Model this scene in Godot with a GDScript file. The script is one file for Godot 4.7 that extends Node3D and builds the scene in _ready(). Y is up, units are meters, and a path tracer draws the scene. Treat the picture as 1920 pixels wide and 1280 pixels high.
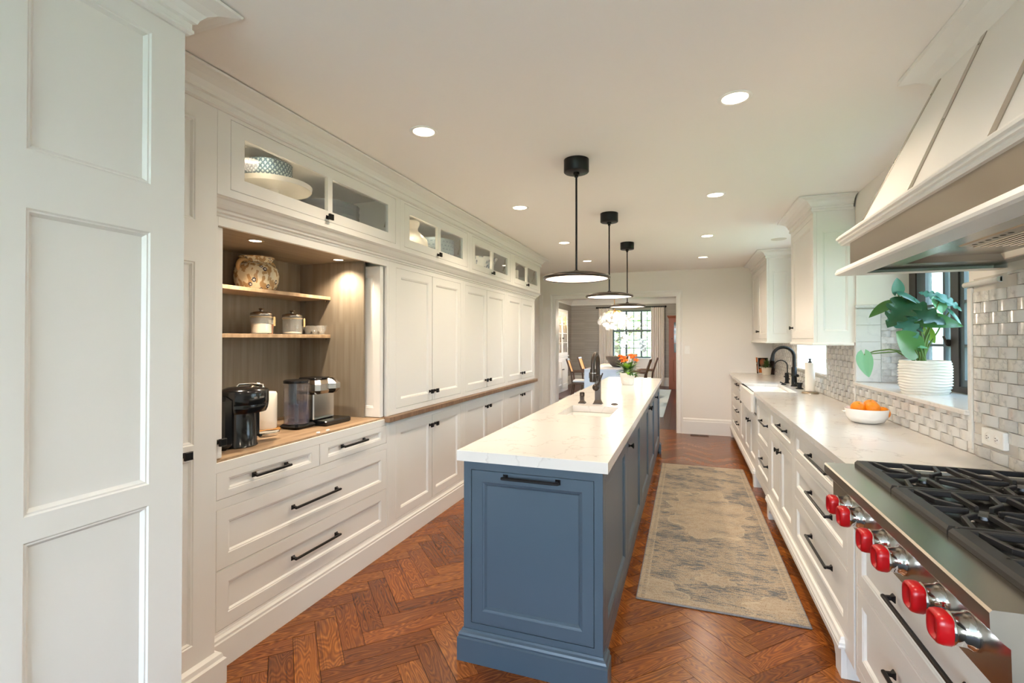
extends Node3D
# A long white kitchen with an island, seen towards the dining room. Metres, y up, the room runs along -z.

const CEIL := 2.44
const XL := -1.875      # faces of the low cupboards on the left
const XU := -1.80       # faces of the glazed cupboards above them
const XR := 0.61        # faces of the base cabinets on the right
const XW := 1.15        # tiled wall on the right
const ZB := -7.69       # wall towards the dining room

var mats := {}
var orgs := {}
var counts := {}
var shared := {}
var rng := RandomNumberGenerator.new()


class G:
	var v := PackedVector3Array()
	var n := PackedVector3Array()
	var u := PackedVector2Array()
	var x := Transform3D.IDENTITY

	func t3(a: Vector3, b: Vector3, c: Vector3, na: Vector3, nb: Vector3, nc: Vector3, ua := Vector2.ZERO, ub := Vector2.ZERO, uc := Vector2.ZERO) -> void:
		var flip := (b - a).cross(c - a).dot(na + nb + nc) > 0.0
		var f := x.basis
		for k in ([0, 2, 1] if flip else [0, 1, 2]):
			v.append(x * (a if k == 0 else b if k == 1 else c))
			n.append((f * (na if k == 0 else nb if k == 1 else nc)).normalized())
			u.append(ua if k == 0 else ub if k == 1 else uc)

	# corners counter-clockwise as seen from the front
	func q(a: Vector3, b: Vector3, c: Vector3, d: Vector3, ua := Vector2(0, 0), ub := Vector2(1, 0), uc := Vector2(1, 1), ud := Vector2(0, 1)) -> void:
		var m := (c - a).cross(d - b)
		if m.length_squared() < 1e-16:
			return
		m = m.normalized()
		t3(a, b, c, m, m, m, ua, ub, uc)
		t3(a, c, d, m, m, m, ua, uc, ud)

	func loft(o: Vector3, U: Vector3, V: Vector3, w: float, h: float, levels: Array, cap_start := true, cap_end := true) -> void:
		var N := U.cross(V)
		var rings := []
		for l in levels:
			var i: float = l[0]
			var d: float = l[1]
			rings.append([o + U * i + V * i + N * d, o + U * (w - i) + V * i + N * d, o + U * (w - i) + V * (h - i) + N * d, o + U * i + V * (h - i) + N * d])
		for k in range(rings.size() - 1):
			for i in 4:
				q(rings[k][i], rings[k][(i + 1) % 4], rings[k + 1][(i + 1) % 4], rings[k + 1][i])
		if cap_start:
			var r = rings[0]
			q(r[0], r[3], r[2], r[1])
		if cap_end:
			var r2 = rings[-1]
			q(r2[0], r2[1], r2[2], r2[3])

	func box(a: Vector3, b: Vector3, ch := 0.0) -> void:
		var lo := a.min(b)
		var s := (a - b).abs()
		var c := minf(ch, minf(s.x, minf(s.y, s.z)) * 0.45)
		# local frame: U = x, V = z (flipped), N = y
		var o := Vector3(lo.x, lo.y, lo.z + s.z)
		if c <= 0.0:
			loft(o, Vector3.RIGHT, Vector3.FORWARD, s.x, s.z, [[0.0, 0.0], [0.0, s.y]])
			return
		# chamfered on all edges: eight-sided rings
		var ys := [0.0, c, s.y - c, s.y]
		var ins := [c, 0.0, 0.0, c]
		var rings := []
		for k in 4:
			var i: float = ins[k]
			var r := []
			for p in [[i + c, i], [s.x - i - c, i], [s.x - i, i + c], [s.x - i, s.z - i - c], [s.x - i - c, s.z - i], [i + c, s.z - i], [i, s.z - i - c], [i, i + c]]:
				r.append(o + Vector3(p[0], ys[k], -p[1]))
			rings.append(r)
		for k in 3:
			for i in 8:
				q(rings[k][i], rings[k][(i + 1) % 8], rings[k + 1][(i + 1) % 8], rings[k + 1][i])
		for e in [0, 3]:
			var r3 = rings[e]
			var m := Vector3.DOWN if e == 0 else Vector3.UP
			for i in range(1, 7):
				t3(r3[0], r3[i], r3[i + 1], m, m, m)

	# a slab with recesses: rects are [u0, v0, u1, v1]; each sinks through `inner` levels, or is a hole right through
	func paneled(o: Vector3, U: Vector3, V: Vector3, w: float, h: float, t: float, rects: Array, inner: Array, hole := false) -> void:
		var N := U.cross(V)
		var ch := 0.0015
		loft(o, U, V, w, h, [[0.0, -t], [0.0, -ch], [ch, 0.0]], not hole, false)
		var xs := [ch, w - ch]
		var ys := [ch, h - ch]
		for r in rects:
			xs.append(r[0]); xs.append(r[2]); ys.append(r[1]); ys.append(r[3])
		xs.sort(); ys.sort()
		for i in range(xs.size() - 1):
			for j in range(ys.size() - 1):
				if xs[i + 1] - xs[i] < 1e-5 or ys[j + 1] - ys[j] < 1e-5:
					continue
				var cx: float = (xs[i] + xs[i + 1]) / 2
				var cy: float = (ys[j] + ys[j + 1]) / 2
				var inside := false
				for r in rects:
					if cx > r[0] and cx < r[2] and cy > r[1] and cy < r[3]:
						inside = true
				if not inside:
					q(o + U * xs[i] + V * ys[j], o + U * xs[i + 1] + V * ys[j], o + U * xs[i + 1] + V * ys[j + 1], o + U * xs[i] + V * ys[j + 1])
					if hole:
						q(o + U * xs[i + 1] + V * ys[j] - N * t, o + U * xs[i] + V * ys[j] - N * t, o + U * xs[i] + V * ys[j + 1] - N * t, o + U * xs[i + 1] + V * ys[j + 1] - N * t)
		for r in rects:
			loft(o + U * r[0] + V * r[1], U, V, r[2] - r[0], r[3] - r[1], [[0.0, 0.0], [0.0, -t]] if hole else inner, false, not hole)

	func lathe(prof: Array, segs := 24, at := Vector3.ZERO, arc := TAU, squash := Vector2.ONE) -> void:
		var k := prof.size()
		var nor := []
		for i in range(k - 1):
			var d: Vector2 = prof[i + 1] - prof[i]
			nor.append(Vector2(d.y, -d.x).normalized())
		for i in range(k - 1):
			var a: Vector2 = prof[i]
			var b: Vector2 = prof[i + 1]
			var na: Vector2 = nor[i]
			var nb: Vector2 = nor[i]
			if i > 0 and nor[i - 1].dot(na) > 0.6:
				na = (nor[i - 1] + na).normalized()
			if i < k - 2 and nor[i + 1].dot(nb) > 0.6:
				nb = (nor[i + 1] + nb).normalized()
			for s in segs:
				var p := arc * s / segs
				var r := arc * (s + 1) / segs
				var c0 := Vector3(cos(p) * squash.x, 0, sin(p) * squash.y)
				var c1 := Vector3(cos(r) * squash.x, 0, sin(r) * squash.y)
				var m0 := Vector3(cos(p) / squash.x, 0, sin(p) / squash.y).normalized()
				var m1 := Vector3(cos(r) / squash.x, 0, sin(r) / squash.y).normalized()
				var A := at + c0 * a.x + Vector3(0, a.y, 0)
				var B := at + c1 * a.x + Vector3(0, a.y, 0)
				var C := at + c1 * b.x + Vector3(0, b.y, 0)
				var D := at + c0 * b.x + Vector3(0, b.y, 0)
				var n0 := m0 * na.x + Vector3(0, na.y, 0)
				var n1 := m1 * na.x + Vector3(0, na.y, 0)
				var n2 := m1 * nb.x + Vector3(0, nb.y, 0)
				var n3 := m0 * nb.x + Vector3(0, nb.y, 0)
				var v0 := float(i) / (k - 1)
				var v1 := float(i + 1) / (k - 1)
				var u0 := float(s) / segs
				var u1 := float(s + 1) / segs
				if a.x > 1e-6:
					t3(A, B, C, n0, n1, n2, Vector2(u0, v0), Vector2(u1, v0), Vector2(u1, v1))
				if b.x > 1e-6:
					t3(A, C, D, n0, n2, n3, Vector2(u0, v0), Vector2(u1, v1), Vector2(u0, v1))

	func ball(c: Vector3, r: Vector3, segs := 16, rows := 10) -> void:
		var keep := x
		x = x * Transform3D(Basis.from_scale(r), c)
		var pr := []
		for i in range(rows + 1):
			var a := -PI / 2 + PI * i / rows
			pr.append(Vector2(maxf(cos(a), 0.0) if i > 0 and i < rows else 0.0, sin(a)))
		lathe(pr, segs)
		x = keep

	func tube(pts: Array, r, segs := 10, caps := true) -> void:
		var k := pts.size()
		var fr := []
		var up := Vector3.UP
		for i in k:
			var d: Vector3 = (pts[mini(i + 1, k - 1)] - pts[maxi(i - 1, 0)]).normalized()
			if absf(d.dot(up)) > 0.98:
				up = Vector3.RIGHT if absf(d.x) < 0.9 else Vector3.FORWARD
			var s := d.cross(up).normalized()
			up = s.cross(d).normalized()
			fr.append([s, up, d])
		for i in range(k - 1):
			var ra: float = r if not r is Array else r[i]
			var rb: float = r if not r is Array else r[i + 1]
			for j in segs:
				var a := TAU * j / segs
				var b := TAU * (j + 1) / segs
				var d0: Vector3 = fr[i][0] * cos(a) + fr[i][1] * sin(a)
				var d1: Vector3 = fr[i][0] * cos(b) + fr[i][1] * sin(b)
				var d2: Vector3 = fr[i + 1][0] * cos(b) + fr[i + 1][1] * sin(b)
				var d3: Vector3 = fr[i + 1][0] * cos(a) + fr[i + 1][1] * sin(a)
				t3(pts[i] + d0 * ra, pts[i] + d1 * ra, pts[i + 1] + d2 * rb, d0, d1, d2)
				t3(pts[i] + d0 * ra, pts[i + 1] + d2 * rb, pts[i + 1] + d3 * rb, d0, d2, d3)
		if caps:
			for e in [0, k - 1]:
				var m: Vector3 = -fr[0][2] if e == 0 else fr[e][2]
				var rr: float = r if not r is Array else r[e]
				for j in segs:
					var a2 := TAU * j / segs
					var b2 := TAU * (j + 1) / segs
					t3(pts[e], pts[e] + (fr[e][0] * cos(a2) + fr[e][1] * sin(a2)) * rr, pts[e] + (fr[e][0] * cos(b2) + fr[e][1] * sin(b2)) * rr, m, m, m)

	# a flat polygon (x, y) with thickness from z = 0 to z = d, in the frame of x
	func prism(poly: PackedVector2Array, d: float, uvs := 1.0, uvo := Vector2.ZERO) -> void:
		var idx := Geometry2D.triangulate_polygon(poly)
		for i in range(0, idx.size(), 3):
			for e in 2:
				var m := Vector3(0, 0, 1 if e == 1 else -1)
				var z := d if e == 1 else 0.0
				var a := poly[idx[i]]
				var b := poly[idx[i + 1]]
				var c := poly[idx[i + 2]]
				t3(Vector3(a.x, a.y, z), Vector3(b.x, b.y, z), Vector3(c.x, c.y, z), m, m, m, a * uvs + uvo, b * uvs + uvo, c * uvs + uvo)
		var cw := Geometry2D.is_polygon_clockwise(poly)
		for i in poly.size():
			var a3 := poly[i]
			var b3 := poly[(i + 1) % poly.size()]
			if cw:
				var s := a3
				a3 = b3
				b3 = s
			q(Vector3(a3.x, a3.y, 0), Vector3(b3.x, b3.y, 0), Vector3(b3.x, b3.y, d), Vector3(a3.x, a3.y, d), a3 * uvs + uvo, b3 * uvs + uvo, b3 * uvs + uvo, a3 * uvs + uvo)

	# profile points are (out, up); out is to the right of the way the path runs
	func mould(path: Array, prof: Array, closed := false) -> void:
		var k := path.size()
		var outs := []
		for i in k:
			var a: Vector3 = path[i] - path[(i + k - 1) % k]
			var b: Vector3 = path[(i + 1) % k] - path[i]
			if not closed and i == 0:
				a = b
			if not closed and i == k - 1:
				b = a
			var oa := a.normalized().cross(Vector3.UP)
			var ob := b.normalized().cross(Vector3.UP)
			outs.append((oa + ob) / (1.0 + oa.dot(ob)))
		for i in (k if closed else k - 1):
			var j := (i + 1) % k
			for p in range(prof.size() - 1):
				var a2: Vector2 = prof[p]
				var b2: Vector2 = prof[p + 1]
				q(path[i] + outs[i] * a2.x + Vector3.UP * a2.y, path[j] + outs[j] * a2.x + Vector3.UP * a2.y, path[j] + outs[j] * b2.x + Vector3.UP * b2.y, path[i] + outs[i] * b2.x + Vector3.UP * b2.y)
		if not closed:
			var poly := PackedVector2Array(prof)
			var idx := Geometry2D.triangulate_polygon(poly)
			for e in [0, k - 1]:
				var d: Vector3 = (path[1] - path[0]).normalized() if e == 0 else (path[k - 1] - path[k - 2]).normalized()
				var m := -d if e == 0 else d
				for i in range(0, idx.size(), 3):
					var tri := []
					for c in 3:
						var w := poly[idx[i + c]]
						tri.append(path[e] + outs[e] * w.x + Vector3.UP * w.y)
					t3(tri[0], tri[1], tri[2], m, m, m)

	# rings of equal length skinned smoothly, the last one capped; axis +z, sides face outwards
	func rings(rs: Array) -> void:
		var k := rs.size()
		var m: int = rs[0].size()
		for i in range(k - 1):
			for j in m:
				var p := []
				var e := []
				for w in [[i, j], [i, (j + 1) % m], [i + 1, (j + 1) % m], [i + 1, j]]:
					var ii: int = w[0]
					var jj: int = w[1]
					p.append(rs[ii][jj])
					var du: Vector3 = rs[ii][(jj + 1) % m] - rs[ii][(jj + m - 1) % m]
					var dv: Vector3 = rs[mini(ii + 1, k - 1)][jj] - rs[maxi(ii - 1, 0)][jj]
					e.append(du.cross(dv).normalized())
				t3(p[0], p[1], p[2], e[0], e[1], e[2])
				t3(p[0], p[2], p[3], e[0], e[2], e[3])
		for j in range(1, m - 1):
			t3(rs[k - 1][0], rs[k - 1][j], rs[k - 1][j + 1], Vector3.BACK, Vector3.BACK, Vector3.BACK)

	# a leaf lying along +z from the origin, face up; folded along the midrib and drooping at the tip
	func leaf(length: float, width: float, droop := 0.25, fold := 0.25, heart := 0.25, rows := 7, split := 0.0) -> void:
		var g := []
		for i in range(rows + 1):
			var s := float(i) / rows
			var w := width * 0.5 * pow(sin(PI * pow(s, 0.62)), 0.8) if s > 0.0 and s < 1.0 else 0.0
			var back := heart * length * (1.0 - s) * (1.0 - s) * 0.9
			var row := []
			for j in range(-2, 3):
				var t := j / 2.0
				var zz := s * length - back * absf(t) * 1.0
				var w2 := w * (1.0 - split) if i % 3 == 2 and absf(t) > 0.9 and s > 0.2 and s < 0.9 else w
				row.append(Vector3(w2 * t if s > 0.0 else width * 0.12 * t, fold * absf(w * t) - droop * length * s * s, zz))
			g.append(row)
		for i in rows:
			for j in 4:
				var a: Vector3 = g[i][j]
				var b: Vector3 = g[i][j + 1]
				var c: Vector3 = g[i + 1][j + 1]
				var d: Vector3 = g[i + 1][j]
				var na := _ln(g, i, j)
				var nb := _ln(g, i, j + 1)
				var nc := _ln(g, i + 1, j + 1)
				var nd := _ln(g, i + 1, j)
				t3(a, b, c, na, nb, nc, Vector2(j, i), Vector2(j + 1, i), Vector2(j + 1, i + 1))
				t3(a, c, d, na, nc, nd, Vector2(j, i), Vector2(j + 1, i + 1), Vector2(j, i + 1))

	func _ln(g: Array, i: int, j: int) -> Vector3:
		var r := g.size() - 1
		var a: Vector3 = g[i][mini(j + 1, 4)] - g[i][maxi(j - 1, 0)]
		var b: Vector3 = g[mini(i + 1, r)][j] - g[maxi(i - 1, 0)][j]
		var m := b.cross(a)
		return m.normalized() if m.length_squared() > 1e-14 else Vector3.UP

	func mesh(org := Vector3.ZERO) -> ArrayMesh:
		var w := v.duplicate()
		if org != Vector3.ZERO:
			for i in w.size():
				w[i] -= org
		var a := []
		a.resize(Mesh.ARRAY_MAX)
		a[Mesh.ARRAY_VERTEX] = w
		a[Mesh.ARRAY_NORMAL] = n
		a[Mesh.ARRAY_TEX_UV] = u
		var m := ArrayMesh.new()
		m.add_surface_from_arrays(Mesh.PRIMITIVE_TRIANGLES, a)
		return m

	func middle() -> Vector3:
		var lo := v[0]
		var hi := v[0]
		for p in v:
			lo = lo.min(p)
			hi = hi.max(p)
		return Vector3((lo.x + hi.x) / 2, lo.y, (lo.z + hi.z) / 2)


func numbered(parent: Node, called: String) -> String:
	var key := "%d/%s" % [parent.get_instance_id(), called]
	var k: int = counts.get(key, 0)
	counts[key] = k + 1
	return called if k == 0 else "%s_%03d" % [called, k]


func tag(o: Node3D, label: String, category: String, group := "") -> Node3D:
	o.set_meta("label", label)
	o.set_meta("category", category)
	if group != "":
		o.set_meta("group", group)
	return o


# a thing whose parts are drawn in world coordinates (at = its base) or, for copies, round its own origin
func thing(called: String, label: String, category: String, at := Vector3.ZERO, group := "") -> Node3D:
	var o := Node3D.new()
	o.name = numbered(self, called)
	o.position = at
	add_child(o)
	orgs[o] = at
	return tag(o, label, category, group)


func part(parent: Node3D, called: String, g: G, m: Material, label := "") -> MeshInstance3D:
	return inst(parent, called, g.mesh(orgs.get(parent, Vector3.ZERO)), m, label)


func inst(parent: Node3D, called: String, mesh: Mesh, m: Material, label := "") -> MeshInstance3D:
	var o := MeshInstance3D.new()
	o.name = numbered(parent, called)
	o.mesh = mesh
	o.material_override = m
	parent.add_child(o)
	orgs[o] = orgs.get(parent, Vector3.ZERO)
	if label != "":
		o.set_meta("label", label)
	return o


func solo(called: String, g: G, m: Material, label: String, category: String, group := "") -> MeshInstance3D:
	var c := g.middle()
	var o := inst(self, called, g.mesh(c), m)
	o.position = c
	orgs[o] = c
	tag(o, label, category, group)
	return o


func struct(called: String, g: G, m: Material) -> MeshInstance3D:
	var o := inst(self, called, g.mesh(), m)
	o.set_meta("kind", "structure")
	orgs[o] = Vector3.ZERO
	return o


func stuff(o: Node3D) -> Node3D:
	o.set_meta("kind", "stuff")
	return o


func copy(src: Node3D, at: Vector3, turn: float, label: String, group := "") -> Node3D:
	var base := String(src.name)
	var o: Node3D = src.duplicate()
	o.name = numbered(self, base)
	add_child(o)
	o.position = at
	o.rotation.y = turn
	tag(o, label, src.get_meta("category"), group)
	return o


func mat(key: String, c := Color.WHITE, rough := 0.5, metal := 0.0) -> StandardMaterial3D:
	if not mats.has(key):
		var m := StandardMaterial3D.new()
		m.albedo_color = c
		m.roughness = rough
		m.metallic = metal
		m.resource_name = key
		mats[key] = m
	return mats[key]


func ramp(stops: Array) -> Gradient:
	var g := Gradient.new()
	var o := PackedFloat32Array()
	var c := PackedColorArray()
	for s in stops:
		o.append(s[0])
		c.append(s[1])
	g.offsets = o
	g.colors = c
	return g


func noise_tex(seed_: int, freq: float, stops: Array, w := 512, h := 512, octaves := 4, warp := 0.0) -> NoiseTexture2D:
	var f := FastNoiseLite.new()
	f.seed = seed_
	f.noise_type = FastNoiseLite.TYPE_SIMPLEX_SMOOTH
	f.frequency = freq
	f.fractal_octaves = octaves
	if warp > 0.0:
		f.domain_warp_enabled = true
		f.domain_warp_amplitude = warp
		f.domain_warp_frequency = freq * 0.7
	var t := NoiseTexture2D.new()
	t.width = w
	t.height = h
	t.seamless = true
	t.seamless_blend_skirt = 0.15
	t.noise = f
	t.color_ramp = ramp(stops)
	return t


func rgb(r: int, g: int, b: int) -> Color:
	return Color8(r, g, b)


func triplanar(m: StandardMaterial3D, s: Vector3, world := true, off := Vector3.ZERO) -> void:
	m.uv1_triplanar = true
	m.uv1_world_triplanar = world
	m.uv1_scale = s
	m.uv1_offset = off
	m.uv1_triplanar_sharpness = 8.0

const PENDANT := 0.08
const PENDANT_GLOW := 1.7
const DOWNLIGHT := 0.86


func _ready() -> void:
	# camera: 910 px focal length on a 1920 x 1280 frame, shifted a little so that uprights stay upright
	var cam := Camera3D.new()
	cam.name = "camera"
	cam.projection = Camera3D.PROJECTION_FRUSTUM
	cam.near = 0.05
	cam.far = 120.0
	cam.size = 0.05 * 1280.0 / 910.0
	cam.frustum_offset = Vector2(0.0, -0.05 * 11.94 / 910.0)
	add_child(cam)
	cam.position = Vector3(0, 1.40, 0)
	cam.rotation = Vector3(deg_to_rad(0.5), atan2(327.0, 910.0), 0)
	cam.current = true

	var we := WorldEnvironment.new()
	we.name = "world"
	var env := Environment.new()
	env.background_mode = Environment.BG_SKY
	var sky := Sky.new()
	var sm := ProceduralSkyMaterial.new()
	sm.sky_top_color = rgb(164, 192, 222)
	sm.sky_horizon_color = rgb(226, 232, 238)
	sm.ground_bottom_color = rgb(120, 122, 116)
	sm.ground_horizon_color = rgb(196, 204, 206)
	sm.sky_energy_multiplier = 3.4
	sm.ground_energy_multiplier = 2.0
	sm.sun_angle_max = 1.0
	sky.sky_material = sm
	env.sky = sky
	env.tonemap_mode = Environment.TONE_MAPPER_LINEAR
	env.tonemap_exposure = 1.82
	env.sdfgi_enabled = true
	env.ssao_enabled = true
	env.ssil_enabled = true
	we.environment = env
	add_child(we)

	make_materials()
	build_shell()
	build_left()
	build_island()
	build_right()
	build_pendants()
	build_downlights()
	build_rugs_and_plant()
	build_dining()
	build_outside()


func make_materials() -> void:
	mat("cabinet_paint", rgb(236, 233, 226), 0.38)
	mat("wall_paint", rgb(241, 235, 226), 0.75)
	mat("ceiling_paint", rgb(244, 239, 232), 0.85)
	mat("trim_paint", rgb(240, 236, 229), 0.4)
	mat("island_paint", rgb(66, 82, 95), 0.34)
	mat("black_metal", rgb(30, 29, 30), 0.38, 0.6)
	mat("bronze_metal", rgb(74, 66, 60), 0.33, 0.85)
	mat("chrome", rgb(225, 225, 225), 0.08, 1.0)
	mat("nickel", rgb(170, 155, 135), 0.28, 1.0)
	mat("cast_iron", rgb(46, 45, 45), 0.5, 0.3)
	mat("enamel_black", rgb(22, 22, 23), 0.25, 0.0)
	mat("red_knob", rgb(176, 10, 18), 0.28)
	mat("sink_white", rgb(244, 240, 232), 0.12)
	mat("ceramic", rgb(238, 232, 222), 0.2)
	mat("dark_ceramic", rgb(48, 54, 66), 0.12)
	mat("slate_plate", rgb(96, 100, 106), 0.25)
	mat("black_plastic", rgb(20, 21, 23), 0.14)
	mat("gap_dark", rgb(28, 25, 22), 0.9)
	mat("plate_white", rgb(243, 240, 233), 0.3)
	mat("paper", rgb(244, 236, 222), 0.9)
	mat("light_wood", rgb(196, 142, 80), 0.45)
	mat("kraft", rgb(196, 168, 120), 0.8)
	mat("sugar", rgb(238, 226, 205), 0.9)
	mat("spice", rgb(190, 96, 40), 0.7)
	mat("shade_cloth", rgb(238, 228, 214), 0.9)
	mat("soil", rgb(48, 36, 26), 0.95)
	mat("cane", rgb(220, 170, 100), 0.7)
	mat("seat_white", rgb(232, 230, 228), 0.8)
	mat("chair_wood", rgb(92, 62, 42), 0.4)
	mat("cherry_wood", rgb(142, 82, 58), 0.4)
	mat("window_black", rgb(52, 46, 44), 0.45)
	mat("window_grey", rgb(70, 84, 90), 0.4)
	mat("register_metal", rgb(92, 66, 44), 0.5, 0.4)
	mat("grass", rgb(120, 150, 70), 0.9)
	mat("bark", rgb(90, 74, 58), 0.9)

	var steel := mat("steel", rgb(186, 178, 168), 0.24, 1.0)
	steel.metallic_specular = 0.6
	var quartz := mat("quartz", Color.WHITE, 0.17)
	quartz.albedo_texture = noise_tex(21, 0.0042, [[0.0, rgb(219, 214, 207)], [0.46, rgb(218, 213, 206)], [0.491, rgb(211, 205, 198)], [0.499, rgb(189, 183, 176)], [0.505, rgb(211, 206, 199)], [0.53, rgb(219, 214, 207)], [1.0, rgb(219, 215, 209)]], 1024, 1024, 5, 60.0)
	triplanar(quartz, Vector3(0.62, 0.62, 0.62), true, Vector3(0.31, 0.2, 0.12))

	for k in 6:
		var marble := mat("marble_%d" % k, Color.WHITE, 0.16)
		var tone: int = [-8, -10, -13, -6, -17, -10][k]
		if k % 2 == 0:
			marble.albedo_texture = noise_tex(31 + k, 0.011, [[0.0, rgb(226 + tone, 224 + tone, 219 + tone)], [0.4, rgb(222 + tone, 220 + tone, 215 + tone)], [0.49, rgb(212 + tone, 210 + tone, 206 + tone)], [0.505, rgb(178, 177, 175)], [0.53, rgb(214 + tone, 212 + tone, 208 + tone)], [0.7, rgb(228 + tone, 226 + tone, 221 + tone)], [1.0, rgb(214 + tone, 213 + tone, 209 + tone)]], 256, 256, 4, 30.0)
		else:
			marble.albedo_texture = mats["marble_%d" % (k - 1)].albedo_texture
			marble.albedo_color = [Color.WHITE, rgb(250, 248, 244), Color.WHITE, rgb(240, 239, 238), Color.WHITE, rgb(250, 250, 250)][k]
		triplanar(marble, Vector3(2.6, 2.6, 2.6), false, Vector3(0.37 * k, 0.19 * k, 0.53 * k))
	var slab := mat("marble_slab", Color.WHITE, 0.14)
	slab.albedo_texture = mats["marble_0"].albedo_texture
	slab.detail_enabled = true
	slab.detail_albedo = noise_tex(38, 0.01, [[0.0, rgb(222, 220, 214)], [1.0, rgb(214, 212, 207)]], 64, 64, 2)
	slab.detail_mask = noise_tex(39, 0.01, [[0.0, Color(0.6, 0.6, 0.6)], [1.0, Color(0.7, 0.7, 0.7)]], 64, 64, 2)
	triplanar(slab, Vector3(1.7, 1.7, 1.7))
	mat("grout", rgb(206, 200, 190), 0.9)

	# oak: contour bands of stretched noise, with fine pores along the grain
	var pores := noise_tex(40, 0.03, [[0.0, rgb(170, 160, 150)], [0.4, rgb(235, 230, 225)], [1.0, Color.WHITE]], 1024, 24, 3)
	for k in 3:
		var bands := []
		for b in 23:
			var f := float(b) / 22.0
			var dark := b % 2 == 1
			bands.append([f, rgb(122, 68, 24) if dark else rgb(176, 108, 44) if (b / 2 + k) % 2 == 0 else rgb(164, 97, 37)])
		var tex := noise_tex(50 + k, 0.0055, bands, 512, 512, 2, 20.0)
		for j in 4:
			var oak := mat("oak_%d" % (k * 4 + j), [Color.WHITE, rgb(228, 218, 210), rgb(250, 240, 232), rgb(205, 192, 184)][j], 0.22)
			oak.albedo_texture = tex
			oak.detail_enabled = true
			oak.detail_albedo = pores
			oak.detail_blend_mode = BaseMaterial3D.BLEND_MODE_MUL
			oak.heightmap_enabled = true
			oak.heightmap_texture = pores
			oak.heightmap_scale = 0.012
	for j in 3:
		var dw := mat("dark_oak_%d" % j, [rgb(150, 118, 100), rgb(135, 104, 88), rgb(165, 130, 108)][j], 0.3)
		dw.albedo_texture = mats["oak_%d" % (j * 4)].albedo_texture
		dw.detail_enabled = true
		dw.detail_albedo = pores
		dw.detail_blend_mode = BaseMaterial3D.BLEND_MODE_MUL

	var grain := noise_tex(60, 0.03, [[0.0, rgb(196, 186, 176)], [0.5, rgb(226, 220, 214)], [1.0, Color.WHITE]], 512, 32, 4)
	var niche := mat("niche_oak", rgb(152, 142, 126), 0.4)
	niche.albedo_texture = grain
	triplanar(niche, Vector3(1.6, 1.6, 1.6))
	# the grain of the lining runs upwards: turn the texture by drawing it 32 wide, 512 high
	niche.albedo_texture = noise_tex(61, 0.03, [[0.0, rgb(218, 212, 206)], [0.5, rgb(236, 232, 228)], [1.0, Color.WHITE]], 512, 24, 4)
	var shelf := mat("shelf_oak", rgb(190, 164, 134), 0.4)
	shelf.albedo_texture = grain
	triplanar(shelf, Vector3(1.2, 6.0, 1.2))
	var ledge := mat("ledge_oak", rgb(150, 122, 98), 0.45)
	ledge.albedo_texture = grain
	triplanar(ledge, Vector3(1.5, 1.5, 1.5))

	var pane := mat("pane", Color(0.7, 0.75, 0.75, 0.05), 0.02)
	pane.transparency = BaseMaterial3D.TRANSPARENCY_ALPHA
	var old := mat("old_pane", Color(0.8, 0.9, 0.92, 0.12), 0.05)
	old.transparency = BaseMaterial3D.TRANSPARENCY_ALPHA
	old.normal_enabled = true
	var bumps := noise_tex(70, 0.02, [[0.0, Color.BLACK], [1.0, Color.WHITE]], 256, 256, 3)
	bumps.as_normal_map = true
	bumps.bump_strength = 3.0
	old.normal_texture = bumps
	triplanar(old, Vector3(3, 3, 3))
	var thin := mat("thin_glass", Color(0.9, 0.93, 0.93, 0.09), 0.02)
	thin.transparency = BaseMaterial3D.TRANSPARENCY_ALPHA
	var tank := mat("tank_plastic", Color(0.6, 0.6, 0.68, 0.12), 0.05)
	tank.transparency = BaseMaterial3D.TRANSPARENCY_ALPHA
	var water := mat("tank_water", Color(0.3, 0.34, 0.5, 0.3), 0.05)
	water.transparency = BaseMaterial3D.TRANSPARENCY_ALPHA

	var orange := mat("orange_peel", rgb(246, 140, 10), 0.42)
	orange.normal_enabled = true
	var pits := noise_tex(71, 0.08, [[0.0, Color.BLACK], [1.0, Color.WHITE]], 256, 256, 2)
	pits.as_normal_map = true
	pits.bump_strength = 2.0
	orange.normal_texture = pits
	triplanar(orange, Vector3(9, 9, 9), false)

	for l in [["leaf_green", rgb(48, 100, 40)], ["leaf_deep", rgb(28, 74, 48)], ["leaf_blue", rgb(58, 116, 104)], ["leaf_pale", rgb(126, 190, 150)], ["leaf_young", rgb(140, 186, 60)], ["herb_green", rgb(78, 104, 46)], ["flower_leaf", rgb(76, 106, 52)], ["tree_leaf", rgb(110, 158, 72)], ["bright_leaf", rgb(176, 206, 128)], ["orchid_petal", rgb(176, 196, 210)], ["petal_orange", rgb(250, 116, 30)]]:
		var lm := mat(l[0], l[1], 0.32)
		lm.backlight_enabled = true
		lm.backlight = Color(0.22, 0.28, 0.14) if l[0] != "petal_orange" and l[0] != "orchid_petal" else Color(0.2, 0.16, 0.12)
		lm.cull_mode = BaseMaterial3D.CULL_DISABLED
	mat("stem_green", rgb(96, 128, 60), 0.5)

	var grass_cloth := mat("wallpaper", rgb(184, 177, 168), 0.75)
	grass_cloth.albedo_texture = noise_tex(80, 0.02, [[0.0, rgb(226, 224, 221)], [0.5, rgb(240, 239, 237)], [1.0, Color.WHITE]], 24, 512, 3)
	triplanar(grass_cloth, Vector3(0.8, 1.6, 0.8))
	var linen := mat("curtain_linen", rgb(238, 230, 220), 0.9)
	linen.backlight_enabled = true
	linen.backlight = Color(0.35, 0.33, 0.3)
	var tw := mat("table_top", rgb(226, 226, 230), 0.22)
	tw.clearcoat_enabled = false
	var bowl := mat("bowl_wood", rgb(104, 92, 80), 0.5)
	bowl.albedo_texture = grain
	triplanar(bowl, Vector3(3, 8, 3), false)
	var pot := mat("glazed_pot", rgb(232, 228, 218), 0.14)
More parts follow.
